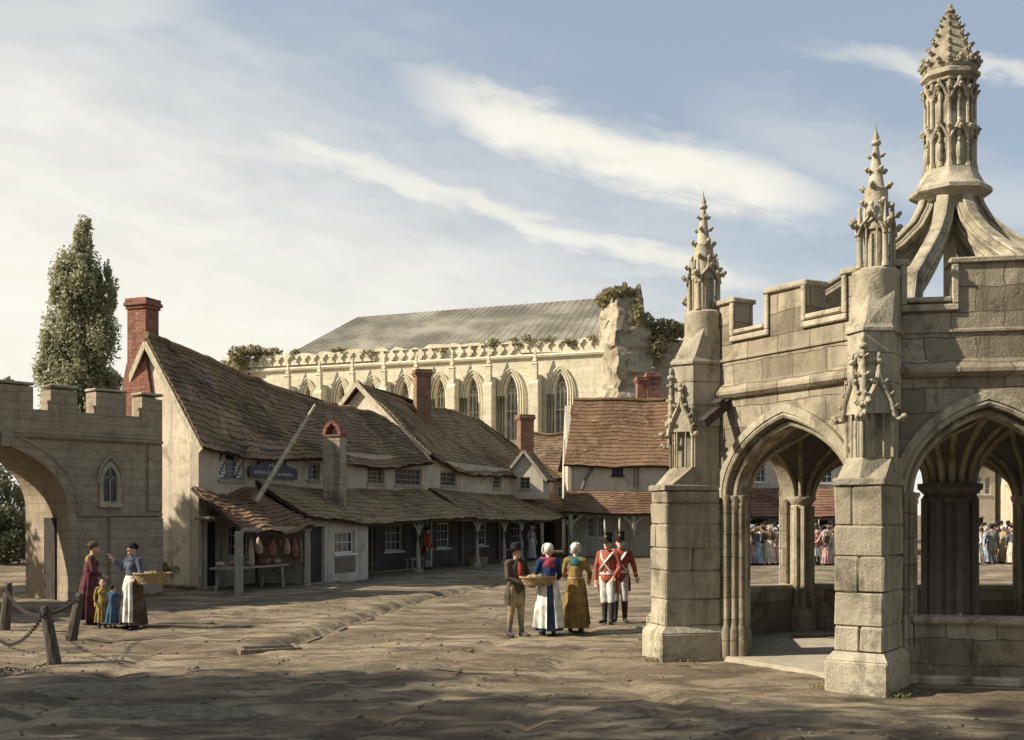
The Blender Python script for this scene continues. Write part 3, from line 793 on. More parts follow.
# parapet with merlons
mer=[(gl(100),gl(133)),(gl(147),gl(168)),(gl(183),gl(207)),(gl(219.5),14.0)]
x=mer[0][0]
while x>1: mer.insert(0,(x-2.0,x-.85)); x-=2.0
z0,z1=4.92,5.47; top=[]
xs=0.0; pts=[(0,4.303),(14,4.303)]
for a_,c_ in reversed(mer): pts += [(c_,z0),(c_,z1+R.uniform(-.05,.05)),(a_,z1+R.uniform(-.05,.05)),(a_,z0)]
pts.append((0,z0))
pp=[pts[0]]
for q in pts[1:]:
    if (Vector(q)-Vector(pp[-1])).length>1e-3: pp.append(q)
b=MB(); b.slab(pp,[],-.03,.50); par=b.build('parapet',M['gate'],gate,GF)
b=MB()
for a_,c_ in mer: b.block(a_-.03,c_+.03,-.07,.54,z1+.055,z1+.13,None,.025,.01)
b.build('merlon_coping',M['carved'],par,GF)
b=MB()
for za,zb,o in ((4.16,4.30,.10),):
    b.loft([[(x_,y_,z_) for y_,z_ in ((-.001,za),(-o*.5,za+.02),(-o,za+.08),(-o,zb-.03),(-.001,zb-.002))] for x_ in (.0,13.99)])
b.loft([[(x_,y_,z_) for y_,z_ in ((-.001,2.16),(-.06,2.19),(-.07,2.26),(-.001,2.31))] for x_ in (gc+ga+.28,13.99)])
b.build('string_course',M['gate'],gate,GF)
b=MB()
ho=arch_off(ga,gzs,gza,.26,18,gc); hi=arch_off(ga,gzs,gza,.003,18,gc)
b.slab([(gc-ga-.26,0)]+ho+[(gc+ga+.26,0),(gc+ga+.003,0)]+list(reversed(hi))+[(gc-ga-.003,0)],[],-.06,-.001)
b.tube([(x_,-.05,z_) for x_,z_ in arch_off(ga,gzs,gza,.30,18,gc)],.05,6)
b.block(gc-.16,gc+.16,-.12,.02,gza-.02,gza+.33,None,.02,.005)
b.build('arch_moulding',M['gate'],body,GF)
b=MB(); b.block(12.4,13.995,-.10,-.002,-.1,2.15,None,.02,.004); b.block(13.55,13.995,-.06,-.002,2.32,4.15,None,.02,.004); b.build('corner_pier',M['gate'],gate,GF)
# lancet window, blind with tracery
b=MB()
o_=lanc(wc,wa*1.5,2.50,3.12,3.66); i_=lanc(wc,wa*1.02,2.58,3.10,3.52)
b.slab(o_+[o_[0]] if False else o_,[i_],-.07,-.002)
b.tube([(x_,-.075,z_) for x_,z_ in arch_pts(wa*1.75,3.08,3.78,8,wc,1.5)],.03,6)
for k in (-1,1):
    l=lanc(wc+k*wa*.5,wa*.5,2.58,3.02,3.24)
    b.tube([(x_,-.03,z_) for x_,z_ in l],.022,5)
b.tube([(wc,-.03,3.2),(wc,-.03,3.5)],.02,5); b.block(wc-wa*1.7,wc+wa*1.7,-.10,-.001,2.42,2.50,None,.01,.003)
fr=b.build('lancet_window',M['carved'],gate,GF)
b=MB(); b.slab(lanc(wc,wa*1.0,2.585,3.09,3.5),[],-.012,-.0035); b.build('pane',M['glass'],fr,GF)
b=MB(); b.box(gc+ga-.05,gc+ga-.003,.55,1.15,-.05,2.15); b.build('passage_door',M['timber_dark'],gate,GF)

# ------------------------------------------------------------------ the row of houses
K0=Vector((-9.33,34.0)); U=Vector((.378,.926)).normalized(); N=Vector((U.y,-U.x))
pt=lambda s,p,z=0.0: Vector((K0.x+U.x*s+N.x*p,K0.y+U.y*s+N.y*p,z))
def s_of(px,p): A=pt(0,p); return lx(px,Vector((A.x,A.y)),U)
def zof(py,s,p): return EYE+(HY-py)/FP*pt(s,p).y
G1=Vector((-1.84,1.38,0)); L1=15.45
h1=thing('long_house','long low rendered house with sagging mossy roof and tall red chimney beside the gateway','house',pt(0,0))
HF=frame(pt(0,0).xy,pt(L1,0).xy)
ups=[(s_of(281.5,0),s_of(302,0),3.30,4.18),(s_of(352,0),s_of(361.5,0),3.45,4.05),(s_of(399.5,0),s_of(413,0),3.42,4.22),(s_of(421.5,0),s_of(443,0),3.42,4.15)]
lows=[(.12,1.0,-.1,2.0),(1.5,2.6,.9,1.9),(7.6,9.2,.75,1.85),(9.9,10.8,-.1,2.0),(11.6,13.2,.75,1.85),(13.9,14.7,-.1,2.0)]
hol=[rect(*q) for q in ups]+[rect(a,c,max(z,.03),e) for a,c,z,e in lows]
front=wallpart(h1,'wall',HF,[(0,-.1),(L1,-.1),(L1,4.62),(0,4.42)],hol,'render_old',.32)
LO=MB(); LO.slab(rect(2.9,L1-.02,0.0,3.0),[rect(a,c_,max(z,.03),e) for a,c_,z,e in lows[2:]],-.05,-.003); LO.build('shade_dark_facing',M['lower'],front,HF)  # dark facing whose colour stands in for shade beneath the porch
window(front,HF,*ups[0],3,3,'timber_grey'); window(front,HF,*ups[1],2,3,'timber_grey'); window(front,HF,*ups[2],3,5,'timber_grey'); window(front,HF,*ups[3],6,3,'timber_grey')
for q in (1,2,4): window(front,HF,lows[q][0],lows[q][1],lows[q][2],lows[q][3],4,3,'sash')
for q in (0,3,5):
    a,c,z,e=lows[q]; b=MB()
    for k in range(5): b.block(lerp(a,c,k/5)+.004,lerp(a,c,(k+1)/5)-.004,.14,.19,.03,e,None,.008,.002)
    b.build('door',M['timber_dark'],front,HF)
# two pale shutters of the open casement
b=MB()
for k in (0,2):
    a=lerp(ups[0][0],ups[0][1],k/3+.02); c=lerp(ups[0][0],ups[0][1],k/3+.31)
    for i in range(5):
        for j in range(7):
            if (i*3+j*5)%4!=0: b.box(lerp(a,c,i/5)+.01,lerp(a,c,(i+1)/5)-.01,.085,.098,lerp(3.38,4.1,j/7)+.01,lerp(3.38,4.1,(j+1)/7)-.01)
b.build('lattice_casement',M['sash'],front,HF)
g4=Vector((K0.x,K0.y,0))+G1*2; gw=(G1*2).length
GFR=frame(g4.xy,K0); 
gab=wallpart(h1,'gable_wall',GFR,[(0,-.1),(gw,-.1),(gw,4.40),(gw/2,7.55),(0,4.40)],[],'render_old',.32)
fe=frame(pt(L1-.35,0).xy+G1.xy*2,pt(L1-.35,0).xy); wallpart(h1,'end_wall',fe,[(0,-.1),(gw,-.1),(gw,4.4),(gw/2,6.1),(0,4.4)],[],'render_old',.3)
bw=frame(pt(L1,0).xy+G1.xy*2,pt(0,0).xy+G1.xy*2); wallpart(h1,'rear_wall',bw,rect(0,L1,-.1,4.4),[],'render_old',.3)
ov=-.28
A0=pt(ov,.34,4.22); A1=pt(L1-.02,.34,4.45); B0=pt(ov,0,7.66)+G1; B1=pt(L1-.02,0,6.35)+G1
rf,Q1=tiled(h1,'roof',A0,A1,B1,B0,'tile',.25,.22,.36,seed=3.1,rag=.8)
ridge(rf,B0+V(0,0,.03),B1+V(0,0,.03),'tile_porch',seed=3.1,sag=.36)
tiled(h1,'rear_roof',pt(L1-.02,0,4.3)+G1*2.15,pt(ov,0,4.3)+G1*2.15,B0,B1,'tile',.35,.4,.1,seed=3.1)
b=MB(); b.bar(A0+V(-.02,-.02,-.10),B0+V(-.02,-.02,-.10),.05,.20); b.bar(pt(ov,0,4.2)+G1*2.1,B0+V(-.02,-.02,-.11),.05,.20); b.build('barge_board',M['limewash'],gab)
cp=Vector((K0.x,K0.y,0))+G1*1.22
chimney(h1,(cp.x,cp.y+.1),0,9.05,.74,.62,'brick',math.atan2(-.6,.8)*.6,0,(1.35,5.6,7.0))
# stone stack rising through the lean-to roof
s=s_of(373.5,1.15); c=pt(s,1.15); b=MB(); T=Matrix.Translation((c.x,c.y,0))@Matrix.Rotation(-.25,4,'Z')
z=2.5
while z<4.9:
    hh=R.uniform(.22,.3); b.block(-.31,.31,-.30,.30,z,min(z+hh,4.9),T,.012,.008); z+=hh
st=b.build('stone_chimney',M['crossp'],h1)
b=MB(); b.box(-.33,.33,-.33,.33,4.902,4.97,T)
for k in (-1,1):
    b.bar(T@V(k*.30,0,4.97),T@V(k*.22,0,5.22),.62,.11); b.bar(T@V(k*.22,0,5.22),T@V(k*.02,0,5.42),.62,.11)
b.build('brick_hood',M['brick'],st)

h2=thing('gabled_house','second house along the row, with hipped brown roof, pale barge board and brick stack','house',pt(L1,0))
G2=Vector((-3.2,2.4,0)); S2,E2=15.50,31.3
HF2=frame(pt(S2,0).xy,pt(E2,0).xy); L2=E2-S2
u2=[(s_of(457.5,0)-S2,s_of(470.5,0)-S2,3.48,4.12),(7.2,8.2,3.5,4.1)]
l2=[(.8,2.2,.75,1.85),(3.0,3.8,-.1,2.0),(4.9,6.4,.75,1.85),(7.4,8.2,-.1,2.0),(9.4,11.0,.75,1.85),(12.3,13.1,-.1,2.0)]
f2=wallpart(h2,'wall',HF2,[(0,-.1),(L2,-.1),(L2,4.45),(0,4.6)],[rect(*q) for q in u2]+[rect(a,c,max(z,.03),e) for a,c,z,e in l2],'render_old',.32)
LO=MB(); LO.slab(rect(.02,L2-.02,0.0,3.1),[rect(a,c_,max(z,.03),e) for a,c_,z,e in l2],-.05,-.003); LO.build('shade_dark_facing',M['lower'],f2,HF2)  # same dark facing, porch shade put into the wall colour
for q in u2: window(f2,HF2,*q,4,3,'timber_grey')
for q in (0,2,4): window(f2,HF2,*l2[q],4,3,'sash')
for q in (1,3,5):
    a,c,z,e=l2[q]; b=MB()
    for k in range(5): b.block(lerp(a,c,k/5)+.004,lerp(a,c,(k+1)/5)-.004,.14,.19,.03,e,None,.008,.002)
    b.build('door',M['timber_dark'],f2,HF2)
gw2=(G2*2).length; gf2=frame(pt(S2,0).xy+G2.xy*2,pt(S2,0).xy)
gb2=wallpart(h2,'gable_wall',gf2,[(0,-.1),(gw2,-.1),(gw2,4.5),(gw2/2,7.85),(0,4.5)],[],'render',.3)
wallpart(h2,'rear_wall',frame(pt(E2,0).xy+G2.xy*2,pt(S2,0).xy+G2.xy*2),rect(0,L2,-.1,4.4),[],'render_old',.3)
wallpart(h2,'end_wall',frame(pt(E2,0).xy,pt(E2,0).xy+G2.xy*2),rect(0,gw2,-.1,4.4),[],'render_old',.3)
A0=pt(S2-.3,.3,4.55); A1=pt(E2+.2,.3,4.22); B0=pt(S2-.3,0,8.15)+G2; B1=pt(E2-2.6,0,7.55)+G2
D0=pt(S2-.3,0,4.3)+G2*2.1; D1=pt(E2+.2,0,4.2)+G2*2.1
rf,_=tiled(h2,'roof',A0,A1,B1,B0,'tile_porch',.28,.26,.42,seed=5.7,rag=.8)
ridge(rf,B0,B1,'tile_porch',seed=5.7,sag=.42)
tiled(h2,'hip_roof',A1,D1,B1,B1+V(.01,.01,0),'tile_porch',.4,.4,.05,seed=5.7)
tiled(h2,'rear_roof',D1,D0,B0,B1,'tile_porch',.5,.5,.1,seed=5.7)
b=MB(); b.bar(A0+V(-.03,-.04,-.08),B0+V(-.03,-.04,-.08),.06,.22); b.bar(D0+V(0,-.03,-.1),B0+V(-.03,-.04,-.09),.06,.22); b.build('barge_board',M['limewash'],gb2)
d=54.5; c=P(443,400,d); chimney(h2,(c.x,c.y),5.5,2.25+115*d/900,.72,.7,'brick_old',.3)
d=63.0; c=P(525,430,d); chimney(h2,(c.x,c.y),4.5,2.25+79*d/900,.78,.75,'brick_old',.3)
# small gabled bay that stands on the lean-to
c=pt(s_of(525,.7),.7); BF=frame((c.x-1.0,c.y+.25),(c.x+.95,c.y-.2)); 
bay=wallpart(h2,'gabled_bay',BF,[(0,3.0),(1.95,3.0),(1.95,4.1),(.98,5.35),(0,4.1)],[rect(.72,1.28,3.5,4.1)],'render',1.6)
window(bay,BF,.72,1.28,3.5,4.1,2,3,'timber_grey')
W3=lambda x,y,z:BF@V(x,y,z)
tiled(bay,'bay_roof',W3(-.2,2.2,3.95),W3(-.2,-.18,3.95),W3(.98,-.18,5.45),W3(.98,2.2,5.45),'tile_porch',.25,.25,.03,seed=2)
tiled(bay,'bay_roof',W3(2.15,-.18,3.95),W3(2.15,2.2,3.95),W3(.98,2.2,5.45),W3(.98,-.18,5.45),'tile_porch',.25,.25,.03,seed=2)
b=MB(); b.bar(W3(-.22,-.2,3.9),W3(.98,-.2,5.42),.05,.14); b.bar(W3(2.17,-.2,3.9),W3(.98,-.2,5.42),.05,.14); b.build('barge_board',M['timber_grey'],bay)

def porch(house,s0,s1,posts,name,mat,zlo=2.06,zhi=3.30,seed=1.0,pr=2.25,braces=True):
    rf,_=tiled(house,name,pt(s0,pr,zlo),pt(s1,pr,zlo),pt(s1,.0,zhi),pt(s0,.0,zhi),mat,.27,.26,.17,seed=seed,rag=1.3)
    b=MB(); b.bar(pt(s0,2.0,zlo-.03),pt(s1,2.0,zlo-.03),.14,.15); pl=b.build('eaves_beam',M['timber_grey'],rf)
    for s in posts:
        b=MB(); q=pt(s,2.0); x=R.uniform(-.04,.04)
        b.tube([q+V(0,0,-.1),q+V(x,0,.9),q+V(0,0,zlo-.1)],[.10,.085,.09],7)
        b.block(-.16,.16,-.16,.16,-.1,.14,Matrix.Translation(q),.03,.01)
        for k in (-1,1):
            if braces: b.tube([q+V(0,0,zlo-.62),q+V(U.x*.18*k,U.y*.18*k,zlo-.34),q+V(U.x*.5*k,U.y*.5*k,zlo-.1)],.05,6)
        b.build('porch_post',M['timber_grey'],house)
    return rf
porch(h1,2.92,15.45,[s_of(440,2.0)],'porch_roof','tile_porch',seed=8.2)
porch(h2,15.52,31.2,[s_of(x_,2.0) for x_ in (487,508.5,522,538)]+[30.2],'porch_roof','tile_porch',2.08,3.36,seed=9.4)
# small shop room under the lean-to, window over a panelled stall board
s0=s_of(352.5,1.95); s1=s_of(400,1.95); SF=frame(pt(s0,1.95).xy,pt(s1,1.95).xy); LS=s1-s0
sd=s_of(366,1.95)-s0; wa0,wa1=s_of(373.5,1.95)-s0,s_of(389.5,1.95)-s0
shop=wallpart(h1,'shop_front',SF,[(0,-.1),(LS,-.1),(LS,2.0),(0,2.0)],[rect(.12,sd-.05,.02,1.85),rect(wa0,wa1,.92,1.66)],'render',.25)
window(shop,SF,wa0,wa1,.92,1.66,4,2,'sash')
b=MB(); b.block(wa0,wa1,-.03,-.002,.28,.80,None,.012,.003); b.block(wa0+.1,wa1-.1,-.045,-.031,.36,.72,None,.01,.003); b.build('stall_board',M['timber'],shop,SF)
b=MB(); b.block(.12,sd-.05,.12,.17,.02,1.85,None,.01,.003); b.build('door',M['timber_dark'],shop,SF)
for xa,xb in ((LS-.25,LS),(0,.2)):
    b=MB(); b.box(xa,xb,.252,1.9,-.1,2.0); b.build('side_wall',M['render_old'],shop,SF)
# door hood at the corner of the house
b=MB(); b.block(-.25,1.15,-.75,-.02,2.08,2.17,HF,.02,.004); b.block(-.02,.10,-.12,-.002,.0,2.08,HF,.01,.003); b.block(1.02,1.14,-.12,-.002,0,2.08,HF,.01,.003); b.build('door_hood',M['timber_grey'],h1)

# ------------------------------------------------------------------ butcher's stall
stall=thing('butcher_stall',"butcher's open lean-to stall with a drooping brown tiled canopy on two posts",'market stall',pt(1.0,1.5))
rf,_=tiled(stall,'canopy',pt(-.75,2.3,1.80),pt(2.85,2.3,1.86),pt(2.85,.03,3.12),pt(-.35,.03,3.12),'tile_warm',.22,.22,.20,seed=4.4,rag=1.0)
b=MB(); b.bar(pt(-.75,2.12,1.77),pt(2.85,2.12,1.80),.12,.14); b.build('front_beam',M['timber_grey'],stall)
for px in (297,):
    s=s_of(px,2.05); q=pt(s,2.05); b=MB(); b.block(-.11,.11,-.11,.11,-.1,1.75,Matrix.Translation(q)@Matrix.Rotation(.4,4,'Z'),.02,.008); b.build('post',M['timber_grey'],stall)
q=pt(2.75,2.05); b=MB(); b.block(-.10,.10,-.10,.10,-.1,1.75,Matrix.Translation(q)@Matrix.Rotation(.4,4,'Z'),.02,.008); b.build('post',M['timber_grey'],stall)
b=MB(); b.bar(pt(-.3,1.72,1.68),pt(2.8,1.72,1.68),.05,.05); b.build('hanging_rail',M['iron'],stall)
tb=thing('trestle_table',"low wooden butcher's table spread with joints of meat under the canopy",'table',pt(1.15,1.35))
sa,sb=s_of(288,1.55),s_of(334,1.55)
b=MB()
for k in range(3): b.bar(pt(sa,1.05+k*.26,.66+R.uniform(-.01,.01)),pt(sb,1.05+k*.26,.66),.25,.06)
b.build('tabletop',M['timber_grey'],tb)
for s_ in (lerp(sa,sb,.12),lerp(sa,sb,.9)):
    for p_ in (1.0,1.6):
        b=MB(); b.bar(pt(s_-.06,p_+(.12 if p_>1.3 else -.1),-.05),pt(s_+.03,p_,.63),.07,.07); b.build('leg',M['timber_grey'],tb)
MEATS=['long rack of ribs','round pink joint','broad slab of beef','small pale joint','fatty side of mutton','dark lump of offal','pink shoulder joint']
for k in range(7):
    q=pt(lerp(sa,sb,.07+.14*k),1.3+R.uniform(-.18,.18),.76); b=MB()
    rx,ry,rz=R.uniform(.13,.22),R.uniform(.10,.16),R.uniform(.07,.12)
    b.ell(q-V(0,0,.07-rz),(rx,ry,rz),10,7,rot=Matrix.Rotation(R.uniform(0,3),3,'Z')); b.ell(q+V(rx*.5,0,-.07+rz),(rx*.5,ry*.7,rz*.8),8,6)
    o=b.build('meat_joint',M['meat' if k%3 else 'fat'],None,None,smooth=180)
    tag(o,MEATS[k]+" lying on the butcher's table",'meat',"joints on the butcher's table")
HANG=[(307,.85,'fat','long pale side of pork'),(313,.55,'fat','short pale carcass'),(323,.62,'meat','red leg joint'),(329,.35,'meat','small dark cut'),(335,.60,'fat','narrow whitish carcass'),(341,.72,'meat','dark red side of beef'),(346,.88,'fat','broad pinkish carcass')]
for k,(px,ln,m_,lb) in enumerate(HANG):
    s=s_of(px,1.72); q=pt(s,1.72,1.66); b=MB(); w_=.085+.035*(k%3)
    b.tube([q+V(0,0,.02),q-V(0,0,.06),q-V(.01,0,.16),q-V(.0,0,ln*.7),q-V(-.02,0,ln*1.05),q-V(0,0,ln*1.2)],[.012,.015,w_*.45,w_,w_*.85,w_*.3],10,flat=.8)
    b.ell(q-V(-.03,.03,ln*.8),(w_*.8,w_*.55,ln*.3),8,6)
    o=b.build('hanging_carcass',M[m_],None,None,smooth=180)
    tag(o,lb+" hanging from the rail of the butcher's stall",'meat',"carcasses hanging at the butcher's stall")
# sign board
s0,s1=s_of(304,.06),s_of(342,.06)
SGF=frame(pt(s0,.10).xy,pt(s1,.10).xy); w_=s1-s0
b=MB(); b.slab([(0,3.42),(w_,3.42),(w_,3.72),(w_*.93,3.80),(w_*.78,3.86),(w_*.74,4.06),(w_*.72,4.38),(w_*.24,4.38),(w_*.22,4.06),(w_*.2,3.86),(w_*.05,3.80),(0,3.72)],[],-.05,.0)
sg=thing('shop_sign','slate-blue shaped sign board with faded pale lettering under the eaves','sign',pt(lerp(s0,s1,.5),.1,3.4))
bo=b.build('board',M['signboard'],sg,SGF); b=MB()
for (x_,z_,n_) in ((.10,3.55,7),(.56,3.52,8),(.36,3.98,6),(.40,3.80,4)):
    for k in range(n_):
        xx=w_*x_+k*w_*.045; hh=R.uniform(.06,.11)
        b.box(xx,xx+.03,-.056,-.051,z_,z_+hh)
        if k%2: b.box(xx+.031,xx+.07,-.056,-.051,z_+hh*.5,z_+hh*.5+.02)
        else: b.box(xx+.031,xx+.065,-.056,-.051,z_+hh-.02,z_+hh)
b.build('faded_lettering',M['sash'],bo,SGF)
# leaning pole
p0=pt(s_of(310.5,1.0),1.0,2.62); p1=P(358,411,37.3)
b=MB(); b.tube([p0,p0.lerp(p1,.5),p1],[.085,.07,.045],8); b.ell(p0.lerp(p1,.60),(.12,.12,.10),8,6); b.ell(p0.lerp(p1,.25),(.10,.10,.07),8,6)
tag(b.build('sign_pole',M['limewash'],None,None,smooth=60),'long pale pole leaning up across the roof from the stall canopy','pole')

# ------------------------------------------------------------------ houses across the end of the street
def cross_house(label,name,x0,x1,y,zup,zeave,zridge,dep,wallm,roofm,porchm,zp0,zp1,posts,windows,hipl=.8,seed=1.0,low=()):
    h=thing(name,label,'house',((x0+x1)/2,y,0)); Fm=frame((x0,y),(x1,y)); w=x1-x0
    hol=[rect(a-x0,c-x0,z0,z1) for a,c,z0,z1,_,_ in windows]+[rect(a-x0,c-x0,max(.02,z0),z1) for a,c,z0,z1 in low]
    wl=wallpart(h,'wall',Fm,[(0,-.1),(w,-.1),(w,zeave+.1),(0,zeave+.1)],hol,wallm,.3)
    for a,c,z0,z1,nx,nz in windows: window(wl,Fm,a-x0,c-x0,z0,z1,nx,nz,'sash' if nz>2 else 'timber_dark')
    for a,c,z0,z1 in low:
        b=MB(); b.box(a-x0,c-x0,.16,.2,max(.02,z0),z1); b.build('door' if z0<.3 else 'shutter',M['timber_dark'],wl,Fm)
    wallpart(h,'side_wall',frame((x0,y+dep),(x0,y+.305)),[(0,-.1),(dep-.31,-.1),(dep-.31,zeave),(dep/2,zridge-.3),(0,zeave)],[],wallm,.3)
    wallpart(h,'end_wall',frame((x1,y+.305),(x1,y+dep)),[(0,-.1),(dep-.31,-.1),(dep-.31,zeave),(dep/2,zridge-.3),(0,zeave)],[],wallm,.3)
    rf,_=tiled(h,'roof',(x0-.25,y-.35,zeave-.12),(x1+.2,y-.35,zeave-.12),(x1+.2-hipl*.2,y+dep/2,zridge),(x0-.25+hipl,y+dep/2,zridge),roofm,.28,.28,.12,seed=seed)
    tiled(h,'rear_roof',(x1+.2,y+dep+.3,zeave-.12),(x0-.25,y+dep+.3,zeave-.12),(x0-.25+hipl,y+dep/2,zridge),(x1+.2-hipl*.2,y+dep/2,zridge),roofm,.6,.6,.1,seed=seed)
    ridge(rf,(x0-.25+hipl,y+dep/2,zridge+.03),(x1+.2-hipl*.2,y+dep/2,zridge+.03),roofm,seed=seed,sag=.12)
    if porchm:
        pr,_=tiled(h,'porch_roof',(x0-.45,y-2.2,zp0),(x1+.1,y-2.2,zp0),(x1+.1,y-.02,zp1),(x0-.1,y-.02,zp1),porchm,.27,.27,.08,seed=seed+3,rag=.7)
        b=MB(); b.bar((x0-.3,y-2.0,zp0-.03),(x1+.1,y-2.0,zp0-.03),.14,.16); b.build('eaves_beam',M['timber_grey'],pr)
        for px in posts:
            q=V(px,y-2.0,0); b=MB(); b.tube([q+V(0,0,-.1),q+V(.02,0,1.2),q+V(0,0,zp0-.1)],[.13,.11,.12],7)
            for k in (-1,1): b.tube([q+V(0,0,zp0-.85),q+V(k*.22,0,zp0-.45),q+V(k*.62,0,zp0-.1)],.065,6)
            b.build('porch_post',M['timber_grey'],h)
    return h,wl,Fm
X=lambda px,d:(px-CX)/FP*d
fh,fw,fF=cross_house('cream timbered house facing the street with warm tiled roof and twin brick stacks','timbered_house',X(559,60),X(661,60),60,3.5,4.95,8.6,6.4,'render','tile_warm','tile_warm',2.32,3.5,[X(561,58),X(611,58)],
    [(X(594,60),X(603,60),4.28,4.78,2,2),(X(574,60),X(580.5,60),1.0,2.1,3,3),(X(583,60),X(590,60),1.0,2.1,3,3)],.75,2.2,[(X(625,60),X(631,60),-.1,2.1)])
b=MB(); w_=X(661,60)-X(559,60)
q=lambda px,z:V(X(px,60)-X(559,60),-.035,z)
for a,c in ((q(562,3.5),q(562,5.0)),(q(612,3.5),q(612,5.0)),(q(615,3.5),q(615,5.0)),(q(640,3.5),q(640,5.0))): b.bar(a,c,.06,.16)
b.tube([q(570,3.55),q(573,4.1),q(580,4.8)],.09,6); b.bar(q(559,4.88),q(660,4.88),.06,.14)
b.build('timber_framing',M['timber'],fw,fF)
for px,zt in ((617.5,389),(626.5,386)):
    c=P(px,400,63.6); chimney(fh,(c.x,c.y),7.2,2.25+(498-zt)*63.6/900,.58 if px<620 else .75,.6,'brick',.1)
fh2,fw2,_=cross_house('pale rendered house with red tiled lean-to seen through the left arch of the cross','rendered_house',X(664,64),X(812,64),64,3.5,6.0,9.0,6.4,'render','tile_red','tile_red',2.15,3.75,[X(697,62),X(749,62),X(790,62)],
    [(X(701,64),X(716.5,64),4.05,5.15,4,3),(X(757,64),X(770,64),4.0,5.1,3,3),(X(676,64),X(686,64),4.0,5.0,3,3)],.6,6.1,[(X(702,64),X(718,64),-.1,1.95),(X(757,64),X(766,64),-.1,1.9),(X(726,64),X(738,64),.9,1.8)])
cross_house('long grey house with steep brown roof at the far right edge of the market place','grey_house',X(925,74),X(1040,74),74,3,5.2,8.6,6,'render_old','tile_warm',None,0,0,[],[(X(940,74),X(948,74),3.2,4.4,2,3),(X(965,74),X(973,74),3.2,4.4,2,3)],.5,9.9,[(X(955,74),X(961,74),-.1,2.1)])
cross_house('cream house with small windows glimpsed far off through the right arch','cream_house',X(868,78),X(899,78),78,3,6.0,8.4,6,'render','tile_warm',None,0,0,[],[(X(884,78),X(888,78),3.6,4.8,2,3),(X(891,78),X(895,78),3.6,4.8,2,3)],.4,7.7,[(X(886,78),X(890,78),-.1,2)])
dh,_,_=cross_house('shaded dark-roofed house filling the gap between the row and the timbered house','shadowed_house',X(520,69),X(566,69),69,3,4.6,7.35,6,'render_old','tile',None,0,0,[],[(X(551,69),X(555,69),3.0,3.9,2,3)],1.2,4.7,[(X(546,69),X(558,69),-.1,2.2)])

# ------------------------------------------------------------------ abbey church and ruin
AA=Vector((-24.6,97.4)); AB=Vector((7.4,85.0)); AU=(AB-AA).normalized(); AL=(AB-AA).length
abbey=thing('abbey_church','long ruined cream stone abbey nave with traceried windows, buttresses and grey roof behind the houses','church',((AA.x+AB.x)/2,(AA.y+AB.y)/2,0))
AF=frame(AA,AB); al=lambda px:lx(px,AA,AU)
zt=15.75; wins=[(553.5,.70),(514,.70),(483.5,.64),(457.5,.60),(429,.56),(404,.52),(379,.48),(352,.46)]
hol=[];
for px,a in wins: hol.append(lanc(al(px),a*.70,8.0,11.4,12.95))
wl=wallpart(abbey,'nave_wall',AF,[(0,-1),(AL,-1),(AL,14.4),(0,14.4)],hol,'abbey',.9)
for k,(px,a) in enumerate(wins):
    c=al(px); b=MB(); a=a*.70
    for d_,y_,r_ in ((.12,-.02,.09),(.34,-.10,.08),(.54,-.16,.07)):
        b.tube([(c-a-d_,y_,8.0)]+[(x_,y_,z_) for x_,z_ in arch_off(a,11.4,12.95,d_,10,c)]+[(c+a+d_,y_,8.0)],r_,5)
    for x_ in (-.33,.33): b.tube([(c+x_*a,.35,8.0),(c+x_*a,.35,11.9)],.05,5)
    b.box(c-a,c+a,.30,.40,10.2,10.3)
    for k2 in (-1,0,1): b.tube([(x_,.35,z_) for x_,z_ in arch_pts(a*.32,11.2,11.75,5,c+k2*.66*a)],.04,5)
    b.torus((c,.35,12.1),.24,.04,Matrix.Rotation(PI/2,4,'X'))
    o=b.build('traceried_window',M['abbey'],wl,AF,smooth=50)
    b=MB(); b.slab(lanc(c,a*1.02,7.98,11.4,12.98),[],.5,.53); b.build('pane',M['abbeyglass'],o,AF)
# pierced parapet
hol=[]; x=.7
while x<AL-.7:
    r=.36; z_=15.08; hol.append([(x+(r-.03)*math.cos(t_*PI/8)*(1 if t_%4==0 or t_%4!=2 else .72),z_+(r+.02)*math.sin(t_*PI/8)*(1 if t_%4!=2 else .72)) for t_ in range(16)]); x+=.86
topl=[(AL-k*AL/60,zt+R.uniform(-.35,.08)) for k in range(61)]
pp_=wallpart(abbey,'pierced_parapet',AF,[(0,14.402),(AL,14.402)]+topl,hol,'abbey',.16)
b=MB(); b.slab([(0,14.402),(AL,14.402),(AL,15.5),(0,15.5)],[],.163,.4); b.build('parapet_back',M['abbey'],pp_,AF)
b=MB()
for k in range(26): leaves(b,AF@V(R.uniform(0,AL),R.uniform(-.1,.3),zt+R.uniform(-.5,.1)),(R.uniform(.3,.9),.25,R.uniform(.12,.3)),60,.22,.0)
b.build('wall_plants',M['ivy'],pp_,None,fixn=False)
b=MB(); b.loft([[(x_,y_,z_) for y_,z_ in ((-.001,14.2),(-.2,14.28),(-.25,14.42),(-.02,14.56),(-.001,14.2+.36))] for x_ in (0,AL)]); b.build('string_course',M['abbey'],wl,AF)
for px in (340,365,391,416,441.5,470,499,535.5):
    c=al(px); b=MB()
    b.box(c-.36,c+.36,-1.15,-.002,-1,12.2); b.loft([[(c-.36,-1.15,12.2),(c+.36,-1.15,12.2),(c+.36,0,12.2),(c-.36,0,12.2)],[(c-.3,-.5,12.9),(c+.3,-.5,12.9),(c+.3,0,12.9),(c-.3,0,12.9)]])
    b.lathe([(.3,12.3),(.28,13.6),(.36,13.7),(.24,13.8),(.03,15.0)],4,Matrix.Translation((c,-.75,0)),ph=PI/4)
    for z in (13.9,14.2,14.5): b.ell((c,-.75,z),(.24-(z-13.9)*.2,)*2+(.07,),6,4)
    b.build('flying_buttress',M['abbey'],abbey,AF)
